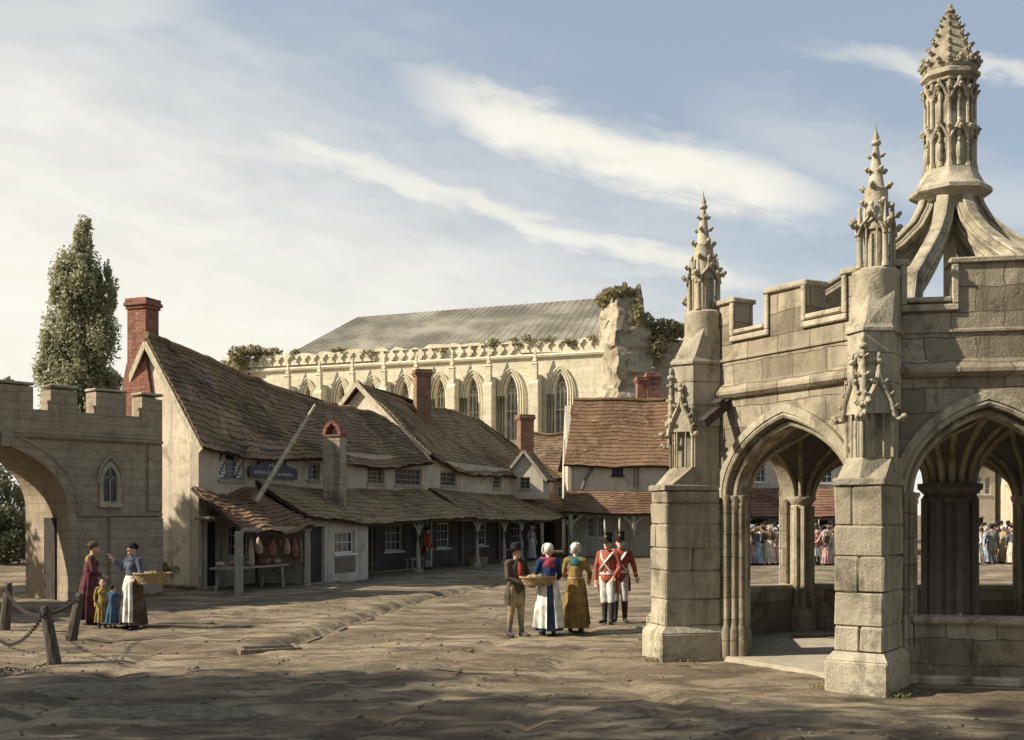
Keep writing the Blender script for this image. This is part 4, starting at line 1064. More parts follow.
z0=15.2
rl=al(350)
b=MB()
r0=[(al(322),.6,z0),(AL+.3,.6,z0),(AL+.3,12,z0),(al(322),12,z0)]
hp=[(rl+1.5,6.2,19.6),(AL+.3,6.2,19.75)]
vs=[r0[0],r0[1],hp[1],hp[0],r0[2],r0[3]]
b.add(vs,[(0,1,2,3),(5,0,3),(4,5,3,2),(1,4,2)])
n=46
for k in range(n):
    u=(k+.5)/n; a=Vector(r0[0]).lerp(Vector(r0[1]),u); c=Vector(hp[0]).lerp(Vector(hp[1]),u); b.tube([a+V(0,0,.0),c+V(0,0,.0)],.035,4)
b.build('roof',M['lead'],abbey,AF)
for (A_,B_) in ((AA+V(.361,.933)*.0,AA),):
    wallpart(abbey,'end_wall',frame(AA+Vector((.361,.933))*12,AA+Vector((.361,.933))*.91),rect(0,11.05,-1,14.0),[],'abbey',.8)
    wallpart(abbey,'rear_wall',frame(AB+Vector((.361,.933))*12.8,AA+Vector((.361,.933))*12.8),rect(0,AL,-1,15.0),[],'abbey',.8)
# broken crossing tower stump
ruin=thing('ruined_tower','tall ragged ivy-topped stump of broken masonry at the end of the abbey roof','ruin',(8.6,85,0))
def ragged(parent,name,corners,z0,z1,n,lev,amp,taper,seed,mat='ruin',topn=2.2):
    b=MB(); rings=[]; cs=[Vector(c) for c in corners]; per=[]
    for i in range(len(cs)):
        a,c=cs[i],cs[(i+1)%len(cs)]
        for k in range(n): per.append(a.lerp(c,k/n))
    cen=sum(cs,Vector((0,0)))/len(cs)
    for j in range(lev+1):
        v=j/lev; ring=[]
        for k,p in enumerate(per):
            tp=1-taper(v); q=cen+(p-cen)*tp; zz=lerp(z0,z1,v)
            if v>.8: zz+= (v-.8)/.2*topn*noise.noise(Vector((p.x*.9,p.y*.9,seed)))
            d=V(noise.noise(Vector((q.x*.8,zz*.6,seed))),noise.noise(Vector((q.y*.8+9,zz*.6,seed))),0)*amp+V(noise.noise(Vector((q.x*2.6,zz*1.9,seed+4))),noise.noise(Vector((q.y*2.6,zz*2.2,seed+7))),noise.noise(Vector((q.y*2.1,zz*2.2,seed+1))))*amp*.6+V(noise.noise(Vector((q.x*6,zz*6,seed))),noise.noise(Vector((q.y*6,zz*6,seed+2))),0)*amp*.35
            ring.append(V(q.x,q.y,zz)+d)
        rings.append(ring)
    b.loft(rings); return b.build(name,M[mat],parent,None,smooth=35)
ragged(ruin,'tower_stump',[(7.9,83.0),(10.7,83.7),(10.2,87.5),(6.5,86.4)],-1,18.7,18,80,.36,lambda v:.0 if v<.72 else .34*((v-.72)/.28)**1.3,3.3)
ragged(ruin,'broken_wall',[(10.4,84.3),(14.3,85.3),(14.0,86.9),(10.2,86.2)],-1,15.2,20,60,.30,lambda v:.0 if v<.9 else .1*((v-.9)/.1),5.1,topn=.9)
b=MB()
for (px,py,d_,rx,rz,n_) in ((600,322,84,1.3,.5,700),(588,327,85.5,.7,.7,400),(636,352,84.6,1.5,.9,1100),(622,352,84.3,.7,1.4,700),(615,338,83.6,.5,1.2,350),(652,352,85.5,1.1,.6,500),(630,366,84.0,.9,1.0,500)):
    c=P(px,py,d_); leaves(b,c,(rx,.7,rz),n_,.26,.0)
b.build('ivy',M['ivy'],ruin,None,fixn=False)
bush=thing('ivy_clump','tawny overgrown bush crowning the far left end of the abbey wall','bush',(-23.5,96.4,0)); b=MB()
for (px,py,rx,rz,n_) in ((298,371,1.0,.8,420),(308,368,1.1,.45,300),(322,369,1.1,.3,200),(297,384,.6,1.0,250)):
    leaves(b,P(px,py,96.2 if px<330 else 95),(rx,.8,rz),n_,.3,.0)
b.build('foliage',M['ivy'],bush,None,fixn=False)
b=MB(); c=P(305,380,96.3); b.tube([(c.x,c.y,-.2),(c.x+.1,c.y,7),(c.x,c.y,14.6)],[.3,.22,.08],7); b.build('stem',M['bark'],bush)

# ------------------------------------------------------------------ trees
c=P(171,560,55); cl=[]
for dx,z,rx,rz in ((0.1,15.1,.62,1.7),(-.45,13.2,.85,2.0),(.4,13.1,.85,1.7),(1.25,13.3,.5,1.3),(-1.0,11.0,.9,1.9),(.2,11.0,1.2,2.2),(1.05,10.9,.8,1.5),(-1.2,8.6,.95,1.9),(.1,8.4,1.3,2.1),(1.2,8.3,.75,1.4),(-1.0,6.3,1.1,1.8),(.5,6.2,1.3,1.8),(1.1,5.9,.9,1.4),(0,4.3,1.4,1.4)):
    cl.append((dx*1.05,R.uniform(-.4,.4),z,rx*1.08,rx,rz*1.02))
limb_tree('poplar_tree','tall narrow dark green poplar rising behind the battlemented gateway wall',(c.x,c.y,0),16.5,cl,.34,'leaf',.145,80000)
c=P(93,560,50)
limb_tree('bushy_tree','rounded grey-green tree seen through the gateway arch',(c.x,c.y,0),5,[(-1,0,3.2,1.7,1.4,1.4),(.9,0,2.7,1.6,1.4,1.5),(0,.5,4.0,1.5,1.2,1.0),(-.2,-.3,1.5,2.6,1.5,1.3),(-1.8,0,.9,1.6,1.3,1.0),(1.6,0,.9,1.6,1.3,1.0)],.2,'leaf_far',.16,14000)
c=P(125,560,57)
limb_tree('bushy_tree','low bush in full leaf beyond the right jamb of the gateway arch',(c.x,c.y,0),5,[(-.5,0,2.6,1.6,1.3,1.4),(1,0,1.9,1.6,1.4,1.3),(-1.5,.2,1.5,1.4,1.2,1.2),(0,0,.9,2.2,1.3,1.0)],.18,'leaf_far',.16,9000)
c=P(104,560,78)
limb_tree('distant_tree','small pale tree top showing above the wall at the far left',(c.x,c.y,0),12,[(0,0,10.6,1.5,1.2,1.5),(1.1,0,9.6,1.3,1,1.2),(-1.2,0,9.4,1.4,1,1.3),(0,0,7.6,1.9,1.4,1.8)],.25,'leaf_far',.22,7000)
for px,d_,hh,lb in ((912,92,6.2,'hazy broad tree behind the crowd, glimpsed through the right arch'),(930,86,7.4,'taller hazy tree to the right of the crowd through the right arch')):
    c=P(px,560,d_)
    limb_tree('distant_tree',lb,(c.x,c.y,0),hh,[(0,0,hh*.75,2.0,1.5,1.6),(1.6,0,hh*.6,1.8,1.4,1.4),(-1.5,0,hh*.55,1.7,1.4,1.4),(0,0,hh*.35,2.4,1.5,1.3)],.25,'leaf_far',.22,6000,'trees beyond the market place')
# ------------------------------------------------------------------ posts and chains
def post(label,px_top,px_bot,py_top,py_bot,group='leaning posts of the chain fence'):
    d=EYE*FP/(py_bot-HY); b0=P(px_bot,py_bot,d); b0.z=gh(b0.x,b0.y); t0=P(px_top,py_top,d)
    t=thing('wooden_post',label,'post',b0,0,group); ax=(t0-b0); L=ax.length; ax.normalize()
    b=MB(); a=ax.orthogonal().normalized(); c=ax.cross(a); rings=[]
    for k in range(7):
        v=-.12+1.12*k/6; q=b0+ax*L*v; r=.105-.025*max(0,v)
        if k==6: r*=.8
        rings.append([q+(a*math.cos(2*PI*j/9)+c*math.sin(2*PI*j/9))*r*(1+.12*noise.noise(Vector((j*1.3,v*3,b0.x))))+ax*(.02*R.uniform(-1,1) if k==6 else 0) for j in range(9)])
    b.loft(rings); o=b.build('shaft',M['post'],t,None,smooth=35)
    q=b0+ax*L*.87; m=MB(); m.torus(q+V(0,-.115,0),.05,.014,Matrix.Rotation(PI/2,4,'X')); m.build('iron_ring',M['iron'],o)
    return b0+ax*L*.87+V(0,-.115,0), b0
def chain(name,label,pts,rl=.052):
    """a chain of round links along a polyline"""
    pts=[Vector(p) for p in pts]; b=MB(); i=0; carry=0
    for a,c in zip(pts,pts[1:]):
        d=(c-a); L=d.length; d.normalize(); x=carry
        while x<L:
            q=a+d*x; u=d.orthogonal().normalized()
            if i%2: u=d.cross(u)
            w=d.cross(u); T=Matrix(((d.x,u.x,w.x,0),(d.y,u.y,w.y,0),(d.z,u.z,w.z,0),(0,0,0,1)))
            b.torus(q,.030,.0075,T,10,5,1.6); x+=.082; i+=1
        carry=x-L
    return tag(b.build(name,M['iron'],None,None,smooth=180),label,'chain','rusty chains of the post fence')
def sag(a,c,s,n=14): return [a.lerp(c,k/n)-V(0,0,s*4*(k/n)*(1-k/n)) for k in range(n+1)]
t1,f1_=post('slim leaning post farthest left by the gateway arch',114,110.5,553,590)
t2,f2_=post('stout nearest post leaning left, with chains hanging from both sides',143.0,150.8,572,615)
t3,f3_=post('dark post leaning right behind the nearest post, close to the maroon-gowned woman',171,163.5,561,597)
chain('chain','rusty chain sagging between the leftmost post and the nearest post',sag(t1,t2,.16))
chain('chain','short rusty chain between the two posts nearest the woman in maroon',sag(t2,t3,.05))
g0=P(104,601,20.0); g0.z=gh(g0.x,g0.y)+.03
gp=[t2]+sag(t2,g0,.22)[1:]
chain('chain','loose rusty chain drooping from the nearest post to the ground at the left',[V(p.x,p.y,max(p.z,gh(p.x,p.y)+.025)) for p in gp])
gq=[]
for k in range(16):
    v=k/15; x=lerp(-6.95,-6.9,v)-1.35*v; y=lerp(17.25,15.2,v)+.12*math.sin(v*7); gq.append(V(x,y,gh(x,y)+.025))
chain('chain','rusty chain lying along the ground in front of the nearest post',gq)

# ------------------------------------------------------------------ drain and loose stones
dx,dy=-4.05,19.05
DZ=max(gh(dx+i*.1,dy+j*.1) for i in range(-6,7) for j in range(-4,5))-.03
dr=thing('drain_grate','small iron drain grate with dark slots at the end of the gutter','drain',(dx,dy,DZ))
T=Matrix.Translation((dx,dy,DZ))@Matrix.Rotation(.35,4,'Z')
b=MB()
for a in ((-.5,-.42,-.3,.3),(.42,.5,-.3,.3)): b.block(*a,-.05,.06,T,.01,.004)
for a in ((-.419,.419,-.3,-.22),(-.419,.419,.22,.3)): b.block(*a,-.05,.055,T,.01,.004)
b.build('stone_kerb',M['pebble'],dr); b=MB()
for k in range(4): b.box(-.42,.42,-.19+k*.12,-.13+k*.12,.01,.045,T)
g_=b.build('grate_bars',M['iron'],dr); b=MB(); b.box(-.42,.42,-.22,.22,-.05,.0,T); b.build('sump',M['felt'],g_)
for k,(px,py,sx,sy,lb) in enumerate(((172,637,.55,.34,'large flat pale stone sunk in the ground below the posts'),(262,655,.75,.30,'flat dark slab stone lying in the left foreground'),(196,655,.6,.22,'narrow slab stone at the lower left corner of the square'),(376,624,.42,.2,'single flat oval stone in the open ground before the drain'),(448,621,.5,.2,'long pale flat stone in the sunlit middle of the square'),(690,662,.5,.22,'broad flat stone in front of the market cross entrance'),(604,655,.45,.2,'small flat stone left of the market cross buttress'))):
    d=EYE*FP/(py-HY); q=P(px,py,d); b=MB(); rings=[]
    for z,s in ((-.1,1),(.006,1.0),(.022,.9)):
        rings.append([V(q.x+math.cos(j*PI/5)*sx*s*(1+.55*noise.noise(Vector((j*.9,k,1)))),q.y+math.sin(j*PI/5)*sy*s*1.6*(1+.55*noise.noise(Vector((j*.9,k,4)))),z+.01*noise.noise(Vector((j,k,z)))) for j in range(10)])
        for p_ in rings[-1]: p_.z+=gh(p_.x,p_.y)
    b.loft(rings); tag(b.build('flat_stone',M['pebble'],None,None,smooth=30),lb,'stone')
b=MB()
for _ in range(1500):
    y=8+28*R.random()**1.7; x=R.uniform(-.62,.62)*y
    if x>2.2 and y>13: continue
    s=R.uniform(.012,.045)*(1 if R.random()<.97 else 1.6); z=gh(x,y)
    b.ell((x,y,z+s*.15),(s,s*R.uniform(.6,1),s*.55),6,4,rot=Matrix.Rotation(R.uniform(0,3),3,'Z'))
tag(b.build('pebbles',M['pebble'],None,None,fixn=False),'scattered pebbles on the trodden earth','pebbles',kind='stuff')

# ------------------------------------------------------------------ people
CL={}
def cl(c):
    k=tuple(c)
    if k not in CL: CL[k]=cloth_mat('cloth_%d'%len(CL),k)
    return CL[k]
MAROON=(.115,.042,.048); CREAM=(.50,.44,.33); YELLOW=(.28,.205,.065); BLUE=(.05,.095,.145); NAVY=(.025,.04,.10); WHITE=(.56,.54,.48); BROWN=(.12,.085,.05)
SLATE=(.09,.10,.13); RED=(.30,.08,.055); OCHRE=(.26,.17,.065); TAN=(.30,.23,.13); TEAL=(.05,.13,.12); BLACK=(.02,.02,.022); PINK=(.40,.25,.22); GREY=(.28,.27,.26); ROSE=(.33,.06,.09); GREEN=(.07,.11,.06); PALEBLUE=(.24,.30,.36)
def remesh(prims, voxel, smooth=3):
    b=MB()
    for p in prims:
        if p[0]=='c': b.cap(p[1],p[2],p[3],p[4],12)
        else: b.ell(p[1],p[2],14,10,rot=p[3] if len(p)>3 else None)
    me=b.mesh('tmp',[]) if False else None
    m=bpy.data.meshes.new('tmp'); m.from_pydata(b.v,[],b.f)
    bm=bmesh.new(); bm.from_mesh(m); bmesh.ops.recalc_face_normals(bm,faces=bm.faces); bm.to_mesh(m); bm.free()
    o=bpy.data.objects.new('tmp',m); C.objects.link(o)
    r=o.modifiers.new('r','REMESH'); r.mode='VOXEL'; r.voxel_size=voxel
    if smooth: q=o.modifiers.new('s','SMOOTH'); q.factor=.5; q.iterations=smooth
    dg=bpy.context.evaluated_depsgraph_get(); out=bpy.data.meshes.new_from_object(o.evaluated_get(dg))
    bpy.data.objects.remove(o); bpy.data.meshes.remove(m)
    out.polygons.foreach_set('use_smooth',[True]*len(out.polygons)); out.update(); return out
def hand_prims(w, d, side):
    """palm and five separate fingers from wrist w along d"""
    d=Vector(d).normalized(); s=d.cross(V(0,-1,0.15))
    if s.length<.1: s=d.cross(V(1,0,0))
    s.normalize(); n=s.cross(d).normalized(); w=Vector(w); pr=[('c',w,.027,w+d*.07,.034)]
    for k,l in enumerate((.068,.078,.074,.056)):
        a=w+d*.085+s*(k-1.5)*.019; m=a+d*l*.55+n*.008; e=a+d*l*.9+n*.03
        pr.append(('c',a,.0095,m,.009)); pr.append(('c',m,.009,e,.0078))
    a=w+d*.03+s*-.03; m=a+d*.03-s*.03; pr.append(('c',a,.012,m,.0105)); pr.append(('c',m,.0105,m+d*.035-s*.002+n*.012,.009))
    return pr
def rings_loft(b, rows, n=28, fold=0.0, nf=9, seed=0.0, a0=None, a1=None):
    """rows: (z, rx, ry, cx, cy); folds grow downwards"""
    rings=[]; z0=rows[0][0]; z1=rows[-1][0]
    for (z,rx,ry,cx,cy) in rows:
        v=(z-z0)/(z1-z0) if z1!=z0 else 0; ring=[]
        for j in range(n if a0 is None else n+1):
            t=2*PI*j/n if a0 is None else lerp(a0,a1,j/n)
            f=1+fold*v*(math.sin(nf*t+seed)+.5*math.sin((nf*2-3)*t+seed*2.3))
            ring.append(V(cx+rx*math.cos(t)*f,cy+ry*math.sin(t)*f,z))
        rings.append(ring)
    return rings
def shell(b, rings, th=.012, closed=True):
    """give a lofted cloth surface a real thickness"""
    cen=[sum(r,V(0,0,0))/len(r) for r in rings]; inner=[]
    for r,c in zip(rings,cen): inner.append([p+(c-p).normalized()*th for p in r])
    k=len(rings[0]); m=len(rings); vs=[p for r in rings for p in r]+[p for r in inner for p in r]; o=m*k; fs=[]
    rg=range(k if closed else k-1)
    for i in range(m-1):
        for j in rg:
            a=i*k+j; c=i*k+(j+1)%k; fs.append((a,c,c+k,a+k)); fs.append((a+o,a+k+o,c+k+o,c+o))
    for i in (0,m-1):
        for j in rg:
            a=i*k+j; c=i*k+(j+1)%k; fs.append((a,c,c+o,a+o))
    if not closed:
        for i in range(m-1):
            for j in (0,k-1):
                a=i*k+j; fs.append((a,a+k,a+k+o,a+o))
    b.add(vs,fs)

def person(label, loc, rot, h=1.7, kind='woman', top=BROWN, skirt=None, arms=None, legs=(0,0), breech=None, stock=None, boots=None, apron=None, shawl=None, hat=None, hair=True,
           vest=None, tails=True, cross=False, vox=.011, group=None, child=False, lean=0.0, hatcol=BLACK, sash=None):
    s=h/1.7; hs=1.22 if child else 1.0
    t=thing('person',label,'person',loc,rot,group)
    S=Matrix.Scale(s,4); base=Matrix.Translation(Vector(loc))@Matrix.Rotation(rot,4,'Z')@S
    fem=kind=='woman'; sh=.165 if fem else .19
    def ln(p): return V(p[0],p[1]-lean*max(0,p[2]-.95),p[2])
    A=arms or {}
    aL=A.get('L',((.25,.02,1.13),(.24,-.10,.90))); aR=A.get('R',((-.25,.02,1.13),(-.24,-.10,.90)))
    tors=[('e',ln((0,.0,.95)),(.155,.115,.13)),('c',ln((0,0,1.0)),.118 if fem else .125,ln((0,0,1.22)),.125 if fem else .145),('e',ln((0,-.01,1.28)),(.15 if fem else .175,.115,.165)),
          ('c',ln((-sh+.045,.01,1.395)),.06,ln((sh-.045,.01,1.395)),.06)]
    if fem: tors+= [('e',ln((-.065,-.09,1.27)),(.065,.05,.065)),('e',ln((.065,-.09,1.27)),(.065,.05,.065))]
    hc=ln((0,-.02,1.595)); H=lambda x,y,z:hc+V(x,y,z)*hs
    head=[('c',ln((0,.01,1.40)),.054,ln((0,-.01,1.53)),.05),('e',H(0,0,.01),(.076*hs,.094*hs,.108*hs)),('e',H(0,-.035,-.06),(.055*hs,.062*hs,.05*hs)),('e',H(0,-.085,-.088),(.022*hs,.02*hs,.018*hs)),
          ('c',H(0,-.09,.02),.010*hs,H(0,-.112,-.018),.015*hs),('e',H(-.078,.0,-.005),(.012,.022,.03)),('e',H(.078,.0,-.005),(.012,.022,.03)),
          ('e',H(0,-.089,-.052),(.024*hs,.010,.007)),('e',H(0,-.092,-.064),(.02*hs,.010,.007)),('e',H(-.032,-.082,.038),(.025*hs,.014,.008)),('e',H(.032,-.082,.038),(.025*hs,.014,.008))]
    armp=[]; slv=[]
    for sg,(e,w) in ((1,aL),(-1,aR)):
        p0=ln((sg*sh,.01,1.39)); e=ln(e); w=ln(w)
        armp+= [('c',p0,.052,e,.041),('c',e,.040,w,.027)]; armp+=hand_prims(w,(w-e),sg)
        slv+= [('c',p0,.068,e,.053),('c',e,.053,e.lerp(w,.93 if not fem else .8),.041)]
    legp=[]; br=[]; st=[]; bt=[]
    for sg,sw in ((1,legs[0]),(-1,legs[1])):
        hp=V(sg*.085,0,.92); kn=V(sg*.09,sw*.45-.02,.50); an=V(sg*.095,sw,.085)
        legp+= [('c',hp,.085,kn,.056),('c',kn,.054,kn.lerp(an,.35)+V(0,.012,0),.056),('c',kn.lerp(an,.35)+V(0,.012,0),.056,an,.038),('c',an+V(0,.03,-.045),.036,an+V(sg*.03,-.12,-.052),.03),('c',an+V(sg*.03,-.12,-.052),.03,an+V(sg*.04,-.165,-.058),.022)]
        br+= [('c',hp,.108,kn-V(0,0,.04),.074),('e',V(0,0,.95),(.175,.13,.13))]
        st+= [('c',kn,.062,kn.lerp(an,.35)+V(0,.012,0),.062),('c',kn.lerp(an,.35)+V(0,.012,0),.062,an,.044)]
        bt+= [('c',an+V(0,0,.06),.047,an,.046),('c',an+V(0,.03,-.04),.043,an+V(sg*.03,-.12,-.047),.037),('c',an+V(sg*.03,-.12,-.047),.037,an+V(sg*.04,-.17,-.052),.028)]
        if boots=='high': bt+= [('c',kn-V(0,0,.02),.072,kn.lerp(an,.35)+V(0,.012,0),.068),('c',kn.lerp(an,.35)+V(0,.012,0),.068,an,.05)]
    body=link('body',remesh(tors+head+armp+legp,vox),t,base); body.data.materials.append(M['skin'])
    def cloth(name,prims,c,parent=body,sm=2):
        o=link(name,remesh(prims,vox*1.1,sm),parent,base); o.data.materials.append(cl(c) if not isinstance(c,str) else M[c]); return o
    infl=lambda pr,d:[('c',p[1],p[2]+d,p[3],p[4]+d) if p[0]=='c' else ('e',p[1],tuple(q+d for q in p[2])) for p in pr]
    coat=cloth('bodice' if fem else 'coat',infl(tors,.018 if fem else .026)+slv,top)
    eb=MB()
    for k in (-1,1): eb.ell(H(k*.032,-.088,.018),(.012*hs,.006,.007),8,6)
    eb.build('eyes',M['eye'],body,base,smooth=180)
    cloth('shoes' if boots!='high' else 'boots',bt,'leather')
    if hair:
        hp_=[('e',H(0,.022,.035),(.086*hs,.092*hs,.098*hs))]
        if fem: hp_+= [('e',H(0,.10,.06),(.045*hs,.045*hs,.045*hs))]
        cloth('hair',hp_,'hair')
    if skirt is not None:
        b=MB(); hem=.10 if not child else .22
        rows=[(1.10,.135,.12,0,-lean*.1),(1.0,.165,.15,0,-lean*.05),(.85,.19,.172,0,0),(.6,.212,.20,0,.02),(.35,.235,.225,0,.03),(hem,.25,.245,0,.03)]
        shell(b,rings_loft(b,rows,84,.12,11,h*7)); b.build('skirt',cl(skirt),body,base,smooth=60)
    if apron is not None:
        b=MB(); rows=[(1.08,.150,.135,0,-lean*.1),(.98,.188,.172,0,-lean*.05),(.85,.212,.195,0,0),(.6,.24,.228,0,.02),(.40,.262,.25,0,.03),(.16,.28,.272,0,.03)]
        c_,wd=apron[1],apron[2]
        shell(b,rings_loft(b,rows,56,.10,11,h*7,c_-wd,c_+wd),.008,False); o=b.build('apron',cl(apron[0]),body,base,smooth=60)
        b=MB(); b.lathe([(.145,1.04),(.15,1.05),(.15,1.075),(.14,1.08)],24,Matrix.Scale(1.0,4)); 
        b.build('apron_band',cl(apron[0]),o,base@Matrix.Translation((0,-lean*.1,0))@Matrix.Diagonal((1.03,.92,1,1)),smooth=40)
    if shawl is not None:
        cloth('shawl',[('c',ln((-.11,.0,1.415)),.074,ln((.11,0,1.415)),.074),('e',ln((0,-.045,1.36)),(.13,.085,.07)),('e',ln((0,.055,1.34)),(.13,.075,.11))],shawl)
    if breech is not None: cloth('breeches',br,breech)
    if stock is not None: cloth('stockings',st,stock)
    if vest is not None: cloth('waistcoat',[('e',ln((0,-.085,1.21)),(.085,.115,.22)),('e',ln((0,-.03,1.42)),(.045,.06,.04))],vest)
    if not fem and tails:
        b=MB(); rows=[(1.05,.165,.145,0,0),(.92,.20,.165,0,.01),(.78,.215,.18,0,.02),(.62,.21,.18,0,.03)]
        for a0,a1 in ((-.35,PI/2-.06),(PI/2+.06,PI+.35)): shell(b,rings_loft(b,rows,14,.03,5,h,a0,a1),.012,False)
        b.build('coat_tails',cl(top),coat,base,smooth=60)
    if cross:   # white crossbelts and cuffs
        b=MB()
        for k in (-1,1):
            b.tube([ln((k*.13,.09,1.38)),ln((k*.135,-.02,1.46)),ln((k*.09,-.125,1.36)),ln((0,-.165,1.22)),ln((-k*.10,-.15,1.08)),ln((-k*.17,-.02,1.02))],.02,6,flat=1.6)
            b.tube([ln((k*.13,.09,1.38)),ln((0,.155,1.24)),ln((-k*.13,.12,1.08)),ln((-k*.17,-.02,1.02))],.02,6,flat=1.6)
        b.build('crossbelts',cl(WHITE),coat,base,smooth=50)
    if sash is not None:
        b=MB(); b.lathe([(.162,.99),(.172,1.0),(.172,1.06),(.16,1.07)],20); b.build('sash',cl(sash),coat,base@Matrix.Diagonal((1.02,.88,1,1)),smooth=40)
    TH=base@Matrix.Translation(hc)@Matrix.Scale(hs,4)
    if hat=='bonnet':
        b=MB(); b.ell((0,.03,.045),(.095,.10,.11),16,10); b.ell((0,.105,.075),(.07,.05,.075),12,8)
        o=b.build('bonnet',cl(hatcol),body,TH,smooth=180); b=MB()
        b.sweep([(.112*math.cos(a),-.035+.02*math.sin(a*6),.03+.125*math.sin(a)) for a in [PI*-.25+PI*1.5*k/24 for k in range(25)]],[(-.035,-.006),(.02,-.004),(.02,.008),(-.035,.012)],(0,1,0)); b.build('frill',cl(hatcol),o,TH,smooth=60)
    elif hat=='round':
        b=MB(); b.lathe([(.0,.05),(.20,.055),(.205,.07),(.10,.075),(.098,.15),(.085,.185),(.0,.19)],20,Matrix.Rotation(-.06,4,'X'),caps=False); b.build('hat',M['felt'],body,TH@Matrix.Translation((0,.01,0)),smooth=40)
    elif hat=='cap':
        b=MB(); b.ell((0,.02,.06),(.098,.108,.088),16,10); b.lathe([(.09,.045),(.11,.05),(.112,.065),(.09,.07)],18,Matrix.Translation((0,.01,0))@Matrix.Diagonal((1,1.1,1,1))); b.build('cap',cl(hatcol),body,TH,smooth=50)
    elif hat=='shako':
        b=MB(); b.lathe([(.0,.04),(.096,.045),(.098,.06),(.088,.14),(.102,.235),(.104,.245),(.0,.25)],20,caps=False); b.box(-.07,.07,-.155,-.085,.045,.056)
        o=b.build('shako',M['felt'],body,TH,smooth=40); b=MB(); b.lathe([(.006,.22),(.02,.28),(.026,.38),(.018,.47),(.004,.52)],8,Matrix.Translation((.0,-.085,0))@Matrix.Rotation(.12,4,'X')); b.build('plume',cl(WHITE),o,TH,smooth=60)
        b=MB(); b.ell((0,-.10,.16),(.032,.012,.04),8,6); b.build('badge',cl(OCHRE),o,TH,smooth=60)
    return t
def at(px,py):
    d=EYE*FP/(py-HY); q=P(px,py,d); q.z=gh(q.x,q.y); return q
def basket(label,q,rot,w,dp,h,fill):
    t=thing('wicker_basket',label,'basket',q,rot); T=Matrix.Translation(q)@Matrix.Rotation(rot,4,'Z'); b=MB(); rings=[]
    rows=[(0,.72),(.03,.78),(h*.5,.9),(h*.95,1.0),(h,1.04),(h+.015,1.0),(h*.9,.93),(h*.4,.82),(.03,.68)]
    for z,s in rows: rings.append([V(math.cos(2*PI*j/28)*w*s*(1+.02*(j%2)),math.sin(2*PI*j/28)*dp*s*(1+.02*(j%2)),z) for j in range(28)])
    b.loft(rings,True,True,T)
    for k in range(7): 
        z=.02+h*k/7; s=lerp(.76,1.0,k/7)+.015; b.tube([(math.cos(2*PI*j/20)*w*s,math.sin(2*PI*j/20)*dp*s,z) for j in range(21)],.011,5,T)
    bo=b.build('woven_body',M['wicker'],t,None,smooth=30)
    b=MB(); b.tube([(math.cos(2*PI*j/24)*w*1.03,math.sin(2*PI*j/24)*dp*1.03,h) for j in range(25)],.018,6,T); b.build('rim',M['wicker'],bo,None,smooth=60)
    b=MB()
    for k in range(9):
        a=R.uniform(0,6.28); r=R.uniform(0,.62); b.ell(T@V(math.cos(a)*r*w,math.sin(a)*r*dp,h*.88+R.uniform(0,.03)),(R.uniform(.05,.08),R.uniform(.04,.06),.05),8,6)
    b.build('contents',fill,t,None,smooth=180)
# left-hand group by the gateway wall
person('woman in a maroon gown with a yellow shawl, seen from the side by the post',at(178,584),math.radians(112),1.68,'woman',MAROON,MAROON,{'L':((.20,-.05,1.12),(.10,-.22,1.0)),'R':((-.20,-.05,1.12),(-.08,-.24,1.02))},shawl=YELLOW,lean=.12,hat='cap',hatcol=BROWN)
person('small child in a yellow frock standing close beside the maroon gown',at(188.5,586.5),math.radians(20),.98,'woman',YELLOW,YELLOW,child=True,vox=.013)
person('small child in a blue frock reaching a hand to the market woman',at(196.5,587),math.radians(165),.86,'woman',BLUE,BLUE,{'L':((.22,-.02,1.14),(.22,-.12,.94)),'R':((-.25,-.08,1.24),(-.42,-.14,1.22))},child=True,vox=.013,apron=(SLATE,-PI/2,.8))
w4=at(213,586.5)
person('market woman in dark cap, slate shawl and white apron, basket on hip',w4,math.radians(-35),1.72,'woman',SLATE,BROWN,{'R':((-.30,-.06,1.20),(-.36,-.20,1.40)),'L':((.27,-.02,1.14),(.30,-.20,1.02))},apron=(WHITE,-PI/2-.2,1.0),shawl=(.06,.065,.09),hat='cap',hatcol=BLACK)
basket('wide wicker basket carried on the hip of the market woman by the wall',V(w4.x+.46,w4.y-.22,.84),.2,.36,.25,.22,cl(TAN))
# central group
m1=at(517.5,592)
person('man in a wide black hat, brown coat and red waistcoat holding out a basket',m1,math.radians(38),1.70,'man',(.075,.06,.042),None,{'L':((.27,-.06,1.13),(.30,-.30,1.03)),'R':((-.24,-.06,1.12),(.02,-.30,1.0))},(-.06,.08),breech=TAN,stock=(.22,.18,.13),vest=(.30,.06,.04),hat='round')
basket('shallow wicker basket of produce between the man in the hat and the woman in blue',V(m1.x+.42,m1.y-.24,.90),.15,.34,.20,.16,cl((.35,.28,.16)))
person('woman seen from behind in navy bodice, rose kerchief, long white apron, white bonnet',at(543.5,592.5),math.radians(188),1.70,'woman',NAVY,(.035,.06,.105),{'R':((-.23,-.05,1.14),(-.20,-.27,1.03)),'L':((.26,-.02,1.13),(.24,-.16,.98))},apron=(WHITE,-PI/2,2.85),shawl=ROSE,hat='bonnet',hatcol=WHITE)
person('woman seen from behind in an ochre gown and green kerchief with a white bonnet',at(565,590),math.radians(172),1.70,'woman',OCHRE,(.23,.145,.05),{'R':((-.28,-.02,1.16),(-.26,-.18,1.0)),'L':((.24,-.06,1.12),(.14,-.22,1.04))},apron=((.52,.43,.27),-PI/2-.55,1.1),shawl=TEAL,hat='bonnet',hatcol=WHITE)
